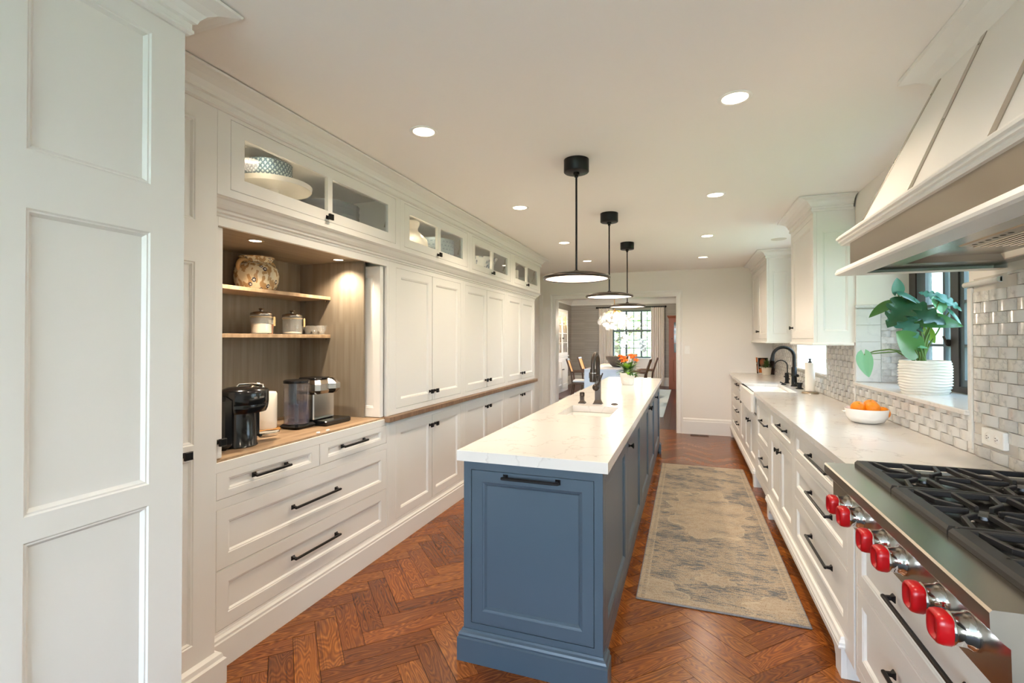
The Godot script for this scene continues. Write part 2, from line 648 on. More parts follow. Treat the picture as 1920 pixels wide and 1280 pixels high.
	pot.clearcoat_enabled = true

	# glazed patterns, drawn as flat print
	mats["blue_bowl"] = printed("blue_bowl", 256, 64, _lattice)
	mats["ring_bowl"] = printed("ring_bowl", 256, 64, _rings)
	mats["toile"] = printed("toile", 512, 256, _toile)
	mats["leaf_bowl"] = printed("leaf_bowl", 256, 64, _leafy)
	mats["cover"] = printed("cover", 64, 96, _cover)
	mats["runner"] = printed("runner", 384, 1344, _runner)
	mats["runner"].roughness = 0.95
	mats["runner"].albedo_color = rgb(226, 226, 228)
	mats["pale_rug"] = mat("pale_rug", rgb(196, 204, 200), 0.95)


func printed(key: String, w: int, h: int, f: Callable) -> StandardMaterial3D:
	var im := Image.create_empty(w, h, false, Image.FORMAT_RGB8)
	f.call(im, w, h)
	var m := mat(key, Color.WHITE, 0.2)
	m.albedo_texture = ImageTexture.create_from_image(im)
	return m


func _lattice(im: Image, w: int, h: int) -> void:
	for y in h:
		for x in w:
			var a := fposmod((x + y) / 8.0, 1.0)
			var b := fposmod((x - y) / 8.0, 1.0)
			var line := absf(a - 0.5) < 0.16 or absf(b - 0.5) < 0.16
			var c := rgb(58, 84, 104) if line else rgb(176, 192, 190)
			if y % 16 < 2:
				c = rgb(40, 58, 78)
			im.set_pixel(x, y, c)


func _rings(im: Image, w: int, h: int) -> void:
	for y in h:
		for x in w:
			var t := fposmod(y / 16.0, 1.0)
			var wave := 0.5 + 0.5 * sin(x * TAU / 8.0)
			var c := rgb(62, 84, 104) if t < 0.3 else rgb(150, 166, 172).lerp(rgb(70, 92, 112), wave if t < 0.65 else 0.25)
			im.set_pixel(x, y, c)


func _toile(im: Image, w: int, h: int) -> void:
	var f := FastNoiseLite.new()
	f.seed = 5
	f.frequency = 0.042
	f.fractal_octaves = 3
	var cream := rgb(236, 222, 188)
	for y in h:
		for x in w:
			var k := f.get_noise_3d(cos(x * TAU / w) * 80.0, y, sin(x * TAU / w) * 80.0)
			im.set_pixel(x, y, rgb(190, 154, 108) if k > 0.06 else cream.lerp(rgb(206, 178, 132), clampf(k * 4.0 + 0.2, 0.0, 1.0)))
	var r := RandomNumberGenerator.new()
	r.seed = 9
	for k in 110:
		var cx := r.randi_range(8, w - 9)
		var cy := r.randi_range(8, h - 9)
		for p in 7:
			var a := TAU * p / 7.0
			im.fill_rect(Rect2i(cx + int(cos(a) * 6), cy + int(sin(a) * 5), 4, 3), rgb(34, 40, 66))
		im.fill_rect(Rect2i(cx - 2, cy - 1, 6, 5), rgb(240, 236, 222))


func _leafy(im: Image, w: int, h: int) -> void:
	im.fill(rgb(222, 226, 226))
	var r := RandomNumberGenerator.new()
	r.seed = 4
	for k in 420:
		im.fill_rect(Rect2i(r.randi_range(0, w - 6), r.randi_range(8, h - 6), r.randi_range(2, 6), r.randi_range(2, 5)), rgb(44, 66, 104) if k % 3 else rgb(120, 140, 160))
	im.fill_rect(Rect2i(0, 0, w, 4), rgb(40, 58, 92))
	im.fill_rect(Rect2i(0, h - 4, w, 4), rgb(40, 58, 92))


func _cover(im: Image, w: int, h: int) -> void:
	im.fill(rgb(30, 24, 22))
	for y in h:
		for x in w:
			var d := Vector2((x - 30) / 22.0, (y - 30) / 27.0).length()
			if d < 1.0:
				im.set_pixel(x, y, rgb(176, 112, 80).lerp(rgb(120, 66, 44), d * d))
			elif Vector2((x - 26) / 30.0, (y - 82) / 16.0).length() < 1.0:
				im.set_pixel(x, y, rgb(206, 110, 48))
	im.fill_rect(Rect2i(6, 56, 20, 10), rgb(226, 206, 176))


# a distressed rug: worn beige pile, blue-grey threads left in drifts, scrolled corners and medallions
func _runner(im: Image, w: int, h: int) -> void:
	var big := FastNoiseLite.new()
	big.seed = 11
	big.frequency = 0.008
	big.fractal_octaves = 3
	var thread := FastNoiseLite.new()
	thread.seed = 12
	thread.frequency = 0.07
	thread.fractal_octaves = 4
	var speck := FastNoiseLite.new()
	speck.seed = 13
	speck.frequency = 0.24
	speck.fractal_octaves = 2
	var beige := rgb(190, 172, 146)
	var pale := rgb(214, 198, 173)
	var blue := rgb(86, 95, 107)
	var brown := rgb(142, 114, 86)
	for y in h:
		for x in w:
			var a := big.get_noise_2d(x * 0.7, y * 1.5)
			var t := thread.get_noise_2d(x * 0.36, y * 1.9)
			var s := speck.get_noise_2d(x, y)
			var ex := minf(x, w - 1 - x)
			var ey := minf(y, h - 1 - y)
			var dx := x - w / 2.0
			var wob := 10.0 * sin(atan2(ey, ex) * 12.0) + 14.0 * a
			var cor := Vector2(ex * 1.0, ey * 1.15).length() - 132.0 + wob
			var med := Vector2(dx * 1.1, (y - h * 0.5) * 0.62).length() - 150.0 + 16.0 * sin(atan2(y - h * 0.5, dx) * 10.0) + 20.0 * a
			var pend := Vector2(dx * 1.0, minf(absf(y - h * 0.115), absf(y - h * 0.885)) * 1.5).length() - 44.0 + 9.0 * sin(atan2(ey - h * 0.115, dx) * 7.0)
			var field := med > 0.0 and cor > 0.0 and pend > 0.0 and ex > 24 and ey > 30
			var c := beige.lerp(pale, clampf(0.5 + s * 0.9, 0.0, 1.0))
			var k := clampf(a * 1.1 + t * 1.5 + s * 0.9 + 0.26, 0.0, 1.0) if field else clampf(t * 1.2 + a * 1.2 + s * 0.6 - 0.34, 0.0, 0.8)
			c = c.lerp(blue, k * 0.8)
			c = c.lerp(brown, clampf((s * 1.5 - t * 0.9 - 0.32) * 2.2, 0.0, 0.65))
			var fade := clampf(0.75 + t * 1.6, 0.0, 1.0)
			if absf(med) < 3.0 or absf(cor) < 3.0 or absf(pend) < 2.5:
				c = c.lerp(rgb(222, 203, 170), 0.6 * fade)
			if (ex > 22 and ex < 25) or (ex > 8 and ex < 10) or (ey > 24 and ey < 27 and ex > 22):
				c = c.lerp(rgb(220, 203, 174), 0.5 * fade)
			elif ex > 12 and ex < 20 and (y / 7) % 2 == 0:
				c = c.lerp(blue, 0.3 * fade)
			if ex < 3 or ey < 4:
				c = c.lerp(rgb(110, 116, 128), 0.55)
			im.set_pixel(x, y, c)


const RECESS := [[0.0, 0.0], [0.004, -0.003], [0.007, -0.003], [0.014, -0.011]]


# side +1: a face that looks to +x (left run), -1: to -x (right run); returns [u, x sign]
func frame_at(side: int, x: float, y: float, z: float) -> Transform3D:
	var N := Vector3(side, 0, 0)
	var U := Vector3(0, 0, -side)
	return Transform3D(Basis(U, Vector3.UP, N), Vector3(x, y, z))


func bar_pull(parent: Node3D, f: Transform3D, length: float) -> MeshInstance3D:
	var g := G.new()
	g.x = f
	for s in [-1, 1]:
		g.loft(Vector3(s * length / 2 - 0.011, -0.011, 0), Vector3.RIGHT, Vector3.UP, 0.022, 0.022, [[0.0, 0.0], [0.0, 0.003], [0.005, 0.010], [0.006, 0.024]], true, true)
	g.box(Vector3(-length / 2 - 0.012, -0.006, 0.022), Vector3(length / 2 + 0.012, 0.006, 0.034), 0.003)
	return part(parent, "handle", g, mats["black_metal"], "black bar handle")


func square_knob(parent: Node3D, f: Transform3D) -> MeshInstance3D:
	var g := G.new()
	g.x = f
	g.loft(Vector3(-0.010, -0.010, 0), Vector3.RIGHT, Vector3.UP, 0.020, 0.020, [[0.0, 0.0], [0.0, 0.003], [0.005, 0.006], [0.005, 0.018], [-0.005, 0.020], [-0.006, 0.030], [-0.003, 0.033]])
	return part(parent, "knob", g, mats["black_metal"], "black square knob")


func round_knob(parent: Node3D, f: Transform3D) -> MeshInstance3D:
	var g := G.new()
	g.x = f * Transform3D(Basis(Vector3.RIGHT, Vector3(0, 0, 1), Vector3(0, -1, 0)), Vector3.ZERO)
	g.lathe([Vector2(0, 0), Vector2(0.011, 0), Vector2(0.010, 0.003), Vector2(0.006, 0.007), Vector2(0.006, 0.014), Vector2(0.010, 0.020), Vector2(0.016, 0.025), Vector2(0.017, 0.028), Vector2(0.014, 0.031), Vector2(0, 0.032)], 16)
	return part(parent, "knob", g, mats["black_metal"], "black round knob")


# one cabinet: carcass, face frame, inset fronts. A cell is [kind, z near, z far, y low, y high, [fittings]]
func cabinet(root: Node3D, side: int, X: float, za: float, zb: float, y0: float, y1: float, depth: float, cells: Array, paint := "cabinet_paint", fw := 0.058) -> void:
	var U := Vector3(0, 0, -side)
	var start := za if side > 0 else zb
	var o := Vector3(X, y0, start)
	var holes := []
	for c in cells:
		var n0: float = absf((c[1] if side > 0 else c[2]) - start)
		holes.append([n0, c[3] - y0, n0 + absf(c[1] - c[2]), c[4] - y0])
	var g := G.new()
	g.paneled(o, U, Vector3.UP, za - zb, y1 - y0, 0.022, holes, RECESS, true)
	g.box(Vector3(X - side * 0.0225, y0, zb), Vector3(X - side * depth, y1, za))
	part(root, "body", g, mats[paint])
	for c in cells:
		var e := 0.0016
		var d := G.new()
		var w: float = absf(c[1] - c[2]) - 2 * e
		var h: float = c[4] - c[3] - 2 * e
		var zs: float = (c[1] - e) if side > 0 else (c[2] + e)
		var lip := minf(fw, h * 0.27)
		if c[0] == "slab":
			d.loft(Vector3(X, c[3] + e, zs), U, Vector3.UP, w, h, [[0.0, -0.02], [0.0, -0.0015], [0.0015, 0.0]])
		else:
			d.paneled(Vector3(X, c[3] + e, zs), U, Vector3.UP, w, h, 0.02, [[fw, lip, w - fw, h - lip]], RECESS)
		var p := part(root, c[0] if c[0] != "slab" else "drawer", d, mats[paint])
		for f in c[5]:
			var at := frame_at(side, X, f[2], f[1])
			if f[0] == "bar":
				bar_pull(p, at, f[3])
			elif f[0] == "sq":
				square_knob(p, at)
			else:
				round_knob(p, at)


func build_left() -> void:
	# tall pantry nearest the camera
	var t := thing("pantry_cabinet", "tall white paneled pantry cabinet filling the left edge of the view", "cabinet", Vector3(-1.95, 0, -0.4))
	var g := G.new()
	g.box(Vector3(-2.58, 0.0, -1.06), Vector3(-1.473, 2.345, 0.4), 0.002)
	part(t, "body", g, mats["cabinet_paint"])
	for d in [[-1.06, -0.56], [-0.56, -0.06]]:
		g = G.new()
		var w: float = d[1] - d[0]
		var s: float = 0.10 if d[0] < -1.0 else 0.12
		var rects := []
		for r in [[1.845, 2.285], [0.985, 1.708], [0.2, 0.925]]:
			rects.append([0.12, r[0] - 0.14, w - s, r[1] - 0.14])
		g.paneled(Vector3(-1.45, 0.14, d[1]), Vector3.FORWARD, Vector3.UP, w, 2.205, 0.022, rects, [[0.0, 0.0], [0.004, -0.004], [0.008, -0.004], [0.016, -0.013]])
		part(t, "door", g, mats["cabinet_paint"])
	g = G.new()
	g.mould([Vector3(-1.45, 0, 0.4), Vector3(-1.45, 0, -1.06), Vector3(-1.80, 0, -1.06)], [Vector2(-0.01, 0), Vector2(0.03, 0), Vector2(0.03, 0.105), Vector2(0.02, 0.115), Vector2(0.018, 0.13), Vector2(0.0, 0.14), Vector2(-0.01, 0.14)])
	part(t, "base_moulding", g, mats["cabinet_paint"])
	g = G.new()
	g.mould([Vector3(-1.45, 0, 0.4), Vector3(-1.45, 0, -1.06), Vector3(-1.80, 0, -1.06)], crown(2.34))
	part(t, "crown_moulding", g, mats["cabinet_paint"])

	# second tall cupboard, mostly behind the first
	t = thing("tall_cupboard", "narrow white tall cupboard between the pantry and the coffee station", "cabinet", Vector3(-2.2, 0, -1.25))
	g = G.new()
	g.box(Vector3(-2.58, 0.0, -1.452), Vector3(-1.823, 2.345, -1.18), 0.001)
	part(t, "body", g, mats["cabinet_paint"])
	g = G.new()
	g.paneled(Vector3(XU, 0.13, -1.182), Vector3.FORWARD, Vector3.UP, 0.27, 2.215, 0.022, [[0.03, 1.736, 0.177, 2.134], [0.03, 0.859, 0.177, 1.573], [0.03, 0.084, 0.177, 0.807]], [[0.0, 0.0], [0.004, -0.004], [0.008, -0.004], [0.014, -0.012]])
	var dr := part(t, "door", g, mats["cabinet_paint"])
	square_knob(dr, frame_at(1, XU, 0.958, -1.318))
	g = G.new()
	g.mould([Vector3(XU, 0, -1.18), Vector3(XU, 0, -1.456), Vector3(-1.86, 0, -1.456)], [Vector2(-0.01, 0), Vector2(0.028, 0), Vector2(0.028, 0.10), Vector2(0.02, 0.108), Vector2(0.016, 0.124), Vector2(0.0, 0.134), Vector2(-0.01, 0.134)])
	part(t, "base_moulding", g, mats["cabinet_paint"])

	build_coffee_station()

	# three pairs of tall doors over the ledge, three pairs under it
	var zs := [[-2.78, -3.925, -2.865, -3.371, -3.877], [-3.925, -5.035, -3.972, -4.478, -4.990], [-5.035, -6.093, -5.082, -5.560, -6.050]]
	var which := ["nearest the coffee station", "in the middle of the run", "at the far end of the run"]
	for k in 3:
		var z = zs[k]
		t = thing("wall_cupboard", "white two-door shaker cupboard above the brown ledge, " + which[k], "cupboard", Vector3(-2.2, 0.888, (z[0] + z[1]) / 2))
		cabinet(t, 1, XL, z[0], z[1], 0.888, 1.99, 0.68, [["door", z[2], z[3], 0.925, 1.893, [["sq", z[3] + 0.042, 0.998]]], ["door", z[3], z[4], 0.925, 1.893, [["sq", z[3] - 0.042, 0.998]]]])
		t = thing("base_cupboard", "low white two-door shaker cupboard under the brown ledge, " + which[k], "cupboard", Vector3(-2.2, 0, (z[0] + z[1]) / 2))
		cabinet(t, 1, XL, z[0], z[1], 0.0, 0.85, 0.68, [["door", z[2], z[3], 0.168, 0.812, [["sq", z[3] + 0.042, 0.738]]], ["door", z[3], z[4], 0.168, 0.812, [["sq", z[3] - 0.042, 0.738]]]])

	g = G.new()
	g.box(Vector3(-2.55, 0.852, -6.105), Vector3(-1.835, 0.887, -2.735), 0.003)
	solo("wood_ledge", g, mats["ledge_oak"], "long thin brown wooden ledge between the upper and lower white cupboards", "ledge")

	build_glass_cabinets()

	g = G.new()
	var step := [Vector2(-0.03, -0.072), Vector2(0.0, -0.072), Vector2(0.006, -0.066), Vector2(0.006, -0.058), Vector2(0.018, -0.054), Vector2(0.020, -0.044), Vector2(0.030, -0.040), Vector2(0.044, -0.026), Vector2(0.056, -0.010), Vector2(0.064, -0.006), Vector2(0.070, 0.0), Vector2(-0.03, 0.0)]
	g.mould([Vector3(XL, 1.995, -1.456), Vector3(XL, 1.995, -6.093), Vector3(-2.27, 1.995, -6.093)], step)
	struct("trim_1", g, mats["cabinet_paint"])
	g = G.new()
	g.mould([Vector3(XU, 0, -1.18), Vector3(XU, 0, -6.10), Vector3(-2.27, 0, -6.10)], crown(2.34))
	struct("trim_2", g, mats["cabinet_paint"])
	g = G.new()
	g.mould([Vector3(XL, 0, -1.49), Vector3(XL, 0, -6.093), Vector3(-2.27, 0, -6.093)], [Vector2(-0.005, 0), Vector2(0.015, 0), Vector2(0.015, 0.113), Vector2(0.011, 0.119), Vector2(0.011, 0.130), Vector2(0.004, 0.139), Vector2(0.0, 0.149), Vector2(-0.005, 0.149)])
	struct("baseboard_left", g, mats["cabinet_paint"])


func crown(y: float) -> Array:
	return [Vector2(-0.01, y), Vector2(0.008, y), Vector2(0.016, y + 0.006), Vector2(0.016, y + 0.014), Vector2(0.012, y + 0.018), Vector2(0.012, y + 0.034), Vector2(0.022, y + 0.038), Vector2(0.026, y + 0.050), Vector2(0.040, y + 0.068), Vector2(0.062, y + 0.080), Vector2(0.092, y + 0.086), Vector2(0.108, y + 0.088), Vector2(0.112, y + 0.095), Vector2(-0.01, y + 0.095)]


func build_coffee_station() -> void:
	var za := -1.456
	var zb := -2.78
	var t := thing("coffee_cabinet", "white cabinet with an open lit coffee niche above four shaker drawers", "cabinet", Vector3(-2.2, 0, (za + zb) / 2))
	var cells := [
		["drawer", -1.515, -2.132, 0.714, 0.832, [["bar", -1.80, 0.779, 0.19]]],
		["drawer", -2.136, -2.757, 0.714, 0.832, [["bar", -2.413, 0.783, 0.20]]],
		["drawer", -1.515, -2.757, 0.414, 0.674, [["bar", -2.102, 0.553, 0.32]]],
		["drawer", -1.515, -2.757, 0.158, 0.411, [["bar", -2.102, 0.297, 0.32]]]]
	cabinet(t, 1, XL, za, zb, 0.0, 0.8745, 0.68, cells)
	# frame of the niche
	var g := G.new()
	g.box(Vector3(XL - 0.022, 0.8745, za), Vector3(XL, 1.9945, -1.518), 0.001)
	g.box(Vector3(XL - 0.022, 0.8745, -2.757), Vector3(XL, 1.9945, zb), 0.001)
	g.box(Vector3(XL - 0.022, 1.886, -1.518), Vector3(XL, 1.9945, -2.757), 0.001)
	g.box(Vector3(-2.56, 1.93, za), Vector3(XL - 0.022, 1.9945, zb))
	g.box(Vector3(-2.56, 0.8745, za), Vector3(XL - 0.022, 1.93, za - 0.01))
	g.box(Vector3(-2.56, 0.8745, zb + 0.01), Vector3(XL - 0.022, 1.93, zb))
	part(t, "niche_frame", g, mats["cabinet_paint"])
	g = G.new()
	g.box(Vector3(-2.55, 0.8745, za - 0.01), Vector3(-2.535, 1.93, zb + 0.01))
	g.box(Vector3(-2.535, 0.8745, -1.562), Vector3(-2.005, 1.918, -1.577))
	g.box(Vector3(-2.535, 0.8745, -2.700), Vector3(-2.005, 1.918, -2.685))
	g.box(Vector3(-2.535, 1.918, za - 0.01), Vector3(XL - 0.022, 1.93, zb + 0.01))
	part(t, "niche_lining", g, mats["niche_oak"], "grey-brown stained oak lining")
	g = G.new()
	g.box(Vector3(-2.535, 0.8745, -1.525), Vector3(-1.882, 0.884, -2.75))
	part(t, "niche_counter", g, mats["shelf_oak"], "light oak counter of the niche")
	for y in [1.431, 1.688]:
		g = G.new()
		g.box(Vector3(-2.535, y - 0.022, -1.577), Vector3(-2.274, y, -2.685), 0.0015)
		var sh := part(t, "shelf", g, mats["shelf_oak"], "thin oak shelf")
		for x in [-2.31, -2.49]:
			g = G.new()
			g.tube([Vector3(x, y - 0.03, -2.685), Vector3(x, y - 0.03, -2.674)], 0.006, 8)
			part(sh, "shelf_pin", g, mats["chrome"])
	for z in [[-1.522, -1.556], [-2.706, -2.742]]:
		g = G.new()
		var near: bool = z[0] > -2.0
		if near:
			g.box(Vector3(-2.45, 0.888, z[0]), Vector3(-1.893, 1.884, z[1]), 0.002)
		else:
			g.paneled(Vector3(-2.45, 0.888, z[0]), Vector3.RIGHT, Vector3.UP, 0.557, 0.994, 0.034, [[0.05, 0.06, 0.507, 0.934]], RECESS)
		var p := part(t, "pocket_door", g, mats["cabinet_paint"], "white pocket door slid back beside the niche")
		if near:
			square_knob(p, Transform3D(Basis(Vector3(0, 0, -1), Vector3.UP, Vector3.RIGHT), Vector3(-1.893, 0.96, -1.539)))
	for z in [-1.94, -2.586]:
		lamp_puck(t, Vector3(-2.13, 1.918, z), 0.55, rgb(255, 234, 206))
	for z in [-2.147, -2.224]:
		for b in [[Vector3(-1.95, 1.905, z - 0.012), Vector3(-1.92, 1.918, z + 0.012)], [Vector3(-1.905, 0.884, z - 0.012), Vector3(-1.895, 0.894, z + 0.012)]]:
			g = G.new()
			g.box(b[0], b[1], 0.002)
			part(t, "door_catch", g, mats["plate_white"])
	g = G.new()
	g.box(Vector3(-2.535, 0.95, -2.33), Vector3(-2.529, 1.06, -2.26), 0.002)
	part(t, "socket_plate", g, mats["black_plastic"])

	# what stands in the niche
	build_toile_jar(Vector3(-2.41, 1.688, -2.205))
	for k in 2:
		canister(Vector3(-2.40, 1.431, [-2.232, -2.475][k]), k)
	g = G.new()
	g.lathe([Vector2(0, 0.002), Vector2(0.014, 0.002), Vector2(0.0145, 0.03), Vector2(0.018, 0.055), Vector2(0.019, 0.062), Vector2(0, 0.062)], 16, Vector3(-2.42, 1.431, -2.318))
	var j := thing("spice_jar", "small jar of orange spice with a white lid behind the canister", "jar", Vector3(-2.42, 1.431, -2.318))
	part(j, "spice", g, mats["spice"])
	g = G.new()
	g.lathe([Vector2(0, 0), Vector2(0.018, 0), Vector2(0.0185, 0.03), Vector2(0.022, 0.06), Vector2(0.022, 0.066)], 16, Vector3(-2.42, 1.431, -2.318))
	part(j, "glass", g, mats["thin_glass"])
	g = G.new()
	g.lathe([Vector2(0, 0.064), Vector2(0.024, 0.064), Vector2(0.024, 0.086), Vector2(0.022, 0.088), Vector2(0, 0.088)], 16, Vector3(-2.42, 1.431, -2.318))
	part(j, "lid", g, mats["plate_white"], "white lid")
	var cups := [Vector3(-2.44, 1.431, -2.578), Vector3(-2.41, 1.431, -2.625), Vector3(-2.45, 1.431, -2.655), Vector3(-2.365, 1.431, -2.64), Vector3(-2.32, 1.431, -2.655)]
	for k in 5:
		g = G.new()
		g.lathe([Vector2(0, 0.004), Vector2(0.016, 0.004), Vector2(0.018, 0.0), Vector2(0.020, 0.004), Vector2(0.018, 0.012), Vector2(0.026, 0.03), Vector2(0.031, 0.052), Vector2(0.033, 0.062), Vector2(0.030, 0.062), Vector2(0.023, 0.032), Vector2(0.012, 0.014), Vector2(0, 0.012)], 14, cups[k])
		var c := solo("glass_cup", g, mats["thin_glass"], "small clear glass cup on the lower niche shelf, " + ["touching the canister", "large and frontmost in the middle", "at the back of the cluster", "second from the right end", "at the right end of the cluster"][k], "cup", "clear glass cups on the lower shelf")
		c.position = cups[k]
	build_pod_machine()
	build_brewer()
	var at := Vector3(-2.26, 0.884, -2.125)
	var pt := thing("paper_towel_roll", "white upright roll on a round wooden stand behind the black coffee machine", "paper towel", at)
	g = G.new()
	g.lathe([Vector2(0, 0.0), Vector2(0.085, 0.0), Vector2(0.088, 0.006), Vector2(0.082, 0.012), Vector2(0, 0.012)], 28, at)
	part(pt, "stand", g, mats["light_wood"], "round wooden stand")
	g = G.new()
	g.lathe([Vector2(0, 0.013), Vector2(0.064, 0.013), Vector2(0.066, 0.02), Vector2(0.066, 0.205), Vector2(0.06, 0.216), Vector2(0, 0.218)], 28, at)
	part(pt, "roll", g, mats["paper"])


# a recessed lamp: trim ring, glowing face, light just in front of it
func lamp_puck(parent: Node3D, at: Vector3, energy: float, tint: Color, r := 0.03) -> void:
	var g := G.new()
	g.lathe([Vector2(r, -0.0005), Vector2(r + 0.003, -0.003), Vector2(r + 0.011, -0.002), Vector2(r + 0.012, 0.0)], 20, at)
	var ring := part(parent, "lamp_ring", g, mats["nickel"])
	g = G.new()
	g.lathe([Vector2(0, -0.0012), Vector2(r, -0.0012)], 20, at)
	part(ring, "lamp_face", g, glow("puck_glow", tint, 5.0))
	var l := SpotLight3D.new()
	l.name = "puck_light"
	l.light_color = tint
	l.light_energy = energy
	l.light_size = r
	l.spot_angle = 66.0
	l.spot_angle_attenuation = 0.8
	l.spot_range = 12.0
	l.spot_attenuation = 2.0
	l.shadow_enabled = true
	parent.add_child(l, true)
	l.position = at - orgs[parent] + Vector3(0, -0.008, 0)
	l.rotation_degrees = Vector3(-90, 0, 0)


func glow(key: String, tint: Color, power: float) -> StandardMaterial3D:
	if not mats.has(key):
		var m := mat(key, Color(0.9, 0.88, 0.85), 0.6)
		m.emission_enabled = true
		m.emission = tint
		m.emission_energy_multiplier = power
	return mats[key]


func build_toile_jar(at: Vector3) -> void:
	var t := thing("toile_jar", "fat two-eared vase with brown and cream floral print on the top shelf", "vase", at)
	var g := G.new()
	g.lathe([Vector2(0, 0), Vector2(0.092, 0), Vector2(0.102, 0.010), Vector2(0.118, 0.045), Vector2(0.123, 0.09), Vector2(0.119, 0.128), Vector2(0.102, 0.15), Vector2(0.08, 0.160), Vector2(0.076, 0.168), Vector2(0.090, 0.190), Vector2(0.098, 0.198), Vector2(0.092, 0.198), Vector2(0.07, 0.17), Vector2(0.06, 0.15), Vector2(0, 0.14)], 40, at)
	part(t, "body", g, mats["toile"])
	for s in [-1, 1]:
		g = G.new()
		var pts := []
		for k in 13:
			var a := -0.9 + k * 0.42
			pts.append(at + Vector3(0.01 * sin(a), 0.142 + 0.034 * sin(a), s * (0.093 + 0.036 * cos(a))))
		g.tube(pts, 0.012, 10)
		part(t, "handle", g, mats["toile"])


func canister(at: Vector3, k: int) -> void:
	var t := thing("glass_canister", ["glass canister half full of sugar with a metal lid", "nearly empty glass canister with a metal lid beside the cups"][k], "canister", at, "glass canisters on the lower shelf")
	var g := G.new()
	g.lathe([Vector2(0, 0.0), Vector2(0.058, 0.0), Vector2(0.060, 0.004), Vector2(0.060, 0.112), Vector2(0.055, 0.118), Vector2(0.053, 0.116), Vector2(0.056, 0.108), Vector2(0.056, 0.008), Vector2(0, 0.006)], 28, at)
	part(t, "glass_body", g, mats["thin_glass"])
	g = G.new()
	var h: float = [0.062, 0.016][k]
	g.lathe([Vector2(0, 0.007), Vector2(0.054, 0.007), Vector2(0.054, h - 0.004), Vector2(0.04, h), Vector2(0, h + 0.004)], 28, at)
	part(t, "sugar", g, mats["sugar"])
	g = G.new()
	g.lathe([Vector2(0, 0.114), Vector2(0.061, 0.114), Vector2(0.062, 0.122), Vector2(0.058, 0.128), Vector2(0.03, 0.136), Vector2(0.010, 0.139), Vector2(0.010, 0.143), Vector2(0.016, 0.150), Vector2(0.014, 0.156), Vector2(0, 0.157)], 28, at)
	part(t, "lid", g, mats["steel"], "metal lid with a knob")
	g = G.new()
	g.box(at + Vector3(0.0615, 0.05, -0.045), at + Vector3(0.063, 0.105, -0.03), 0.0005)
	part(t, "paper_tag", g, mats["kraft"], "small kraft paper tag")
	g = G.new()
	g.lathe([Vector2(0.0605, 0.101), Vector2(0.0615, 0.1025), Vector2(0.0605, 0.104)], 28, at)
	part(t, "string", g, mats["kraft"])


func build_pod_machine() -> void:
	var at := Vector3(-2.055, 0.884, -1.775)
	var t := thing("pod_coffee_machine", "glossy black pod coffee machine with a chrome cup tray in the niche", "coffee machine", at)
	var g := G.new()
	g.lathe([Vector2(0, 0), Vector2(0.086, 0), Vector2(0.088, 0.004), Vector2(0.084, 0.008), Vector2(0.080, 0.16), Vector2(0.080, 0.17), Vector2(0, 0.17)], 36, at, TAU, Vector2(1.0, 1.0))
	part(t, "column", g, mats["black_plastic"])
	# the head leans forward (towards the room and the far side)
	g = G.new()
	g.x = Transform3D(Basis(Vector3.UP, deg_to_rad(0)), at + Vector3(0.0, 0.0, -0.03))
	g.lathe([Vector2(0, 0.160), Vector2(0.088, 0.160), Vector2(0.094, 0.176), Vector2(0.0975, 0.198), Vector2(0.0965, 0.2), Vector2(0.098, 0.203), Vector2(0.098, 0.262), Vector2(0.094, 0.268), Vector2(0.06, 0.282), Vector2(0, 0.286)], 40, Vector3.ZERO, TAU, Vector2(1.0, 1.28))
	part(t, "head", g, mats["black_plastic"])
	g = G.new()
	g.box(at + Vector3(-0.02, 0.03, -0.105), at + Vector3(0.03, 0.17, -0.08), 0.006)
	part(t, "spout_back", g, mats["enamel_black"])
	g = G.new()
	g.x = Transform3D(Basis.IDENTITY, at + Vector3(0.0, 0.268, -0.055))
	g.tube([Vector3(-0.05, 0.004, 0.03), Vector3(-0.045, 0.024, 0.01), Vector3(0.0, 0.026, -0.03), Vector3(0.045, 0.020, -0.05), Vector3(0.05, 0.006, -0.045)], 0.006, 8)
	g.tube([Vector3(0.05, 0.004, 0.03), Vector3(0.045, 0.018, 0.01), Vector3(0.01, 0.022, -0.01)], 0.006, 8)
	g.tube([Vector3(-0.045, 0.01, -0.05), Vector3(0.0, 0.016, -0.065), Vector3(0.05, 0.008, -0.05)], 0.005, 8)
	part(t, "lever", g, mats["chrome"], "chrome lever on top")
	g = G.new()
	g.lathe([Vector2(0, 0.022), Vector2(0.044, 0.022), Vector2(0.050, 0.030), Vector2(0.052, 0.040), Vector2(0.049, 0.043), Vector2(0.044, 0.040), Vector2(0, 0.038)], 32, at + Vector3(0.035, 0, -0.15), TAU, Vector2(0.82, 1.2))
	part(t, "cup_tray", g, mats["chrome"], "oval chrome cup tray")
	g = G.new()
	g.box(at + Vector3(-0.06, 0, 0.065), at + Vector3(0.06, 0.25, 0.14), 0.02)
	part(t, "water_tank", g, mats["black_plastic"])
	lettering(t, "NESPRESSO", 0.0085, Transform3D(Basis(Vector3(0, 0, -1), Vector3.UP, Vector3.RIGHT), at + Vector3(0.0972, 0.234, -0.034)))


func lettering(parent: Node3D, words: String, size: float, at: Transform3D) -> void:
	var m := TextMesh.new()
	var f := SystemFont.new()
	f.font_names = PackedStringArray(["Droid Sans"])
	m.font = f
	m.text = words
	m.font_size = 32
	m.pixel_size = size / 24.0
	m.depth = 0.0008
	var o := inst(parent, "lettering", m, mats["chrome"], "small silver lettering")
	at.origin -= orgs[parent]
	o.transform = at


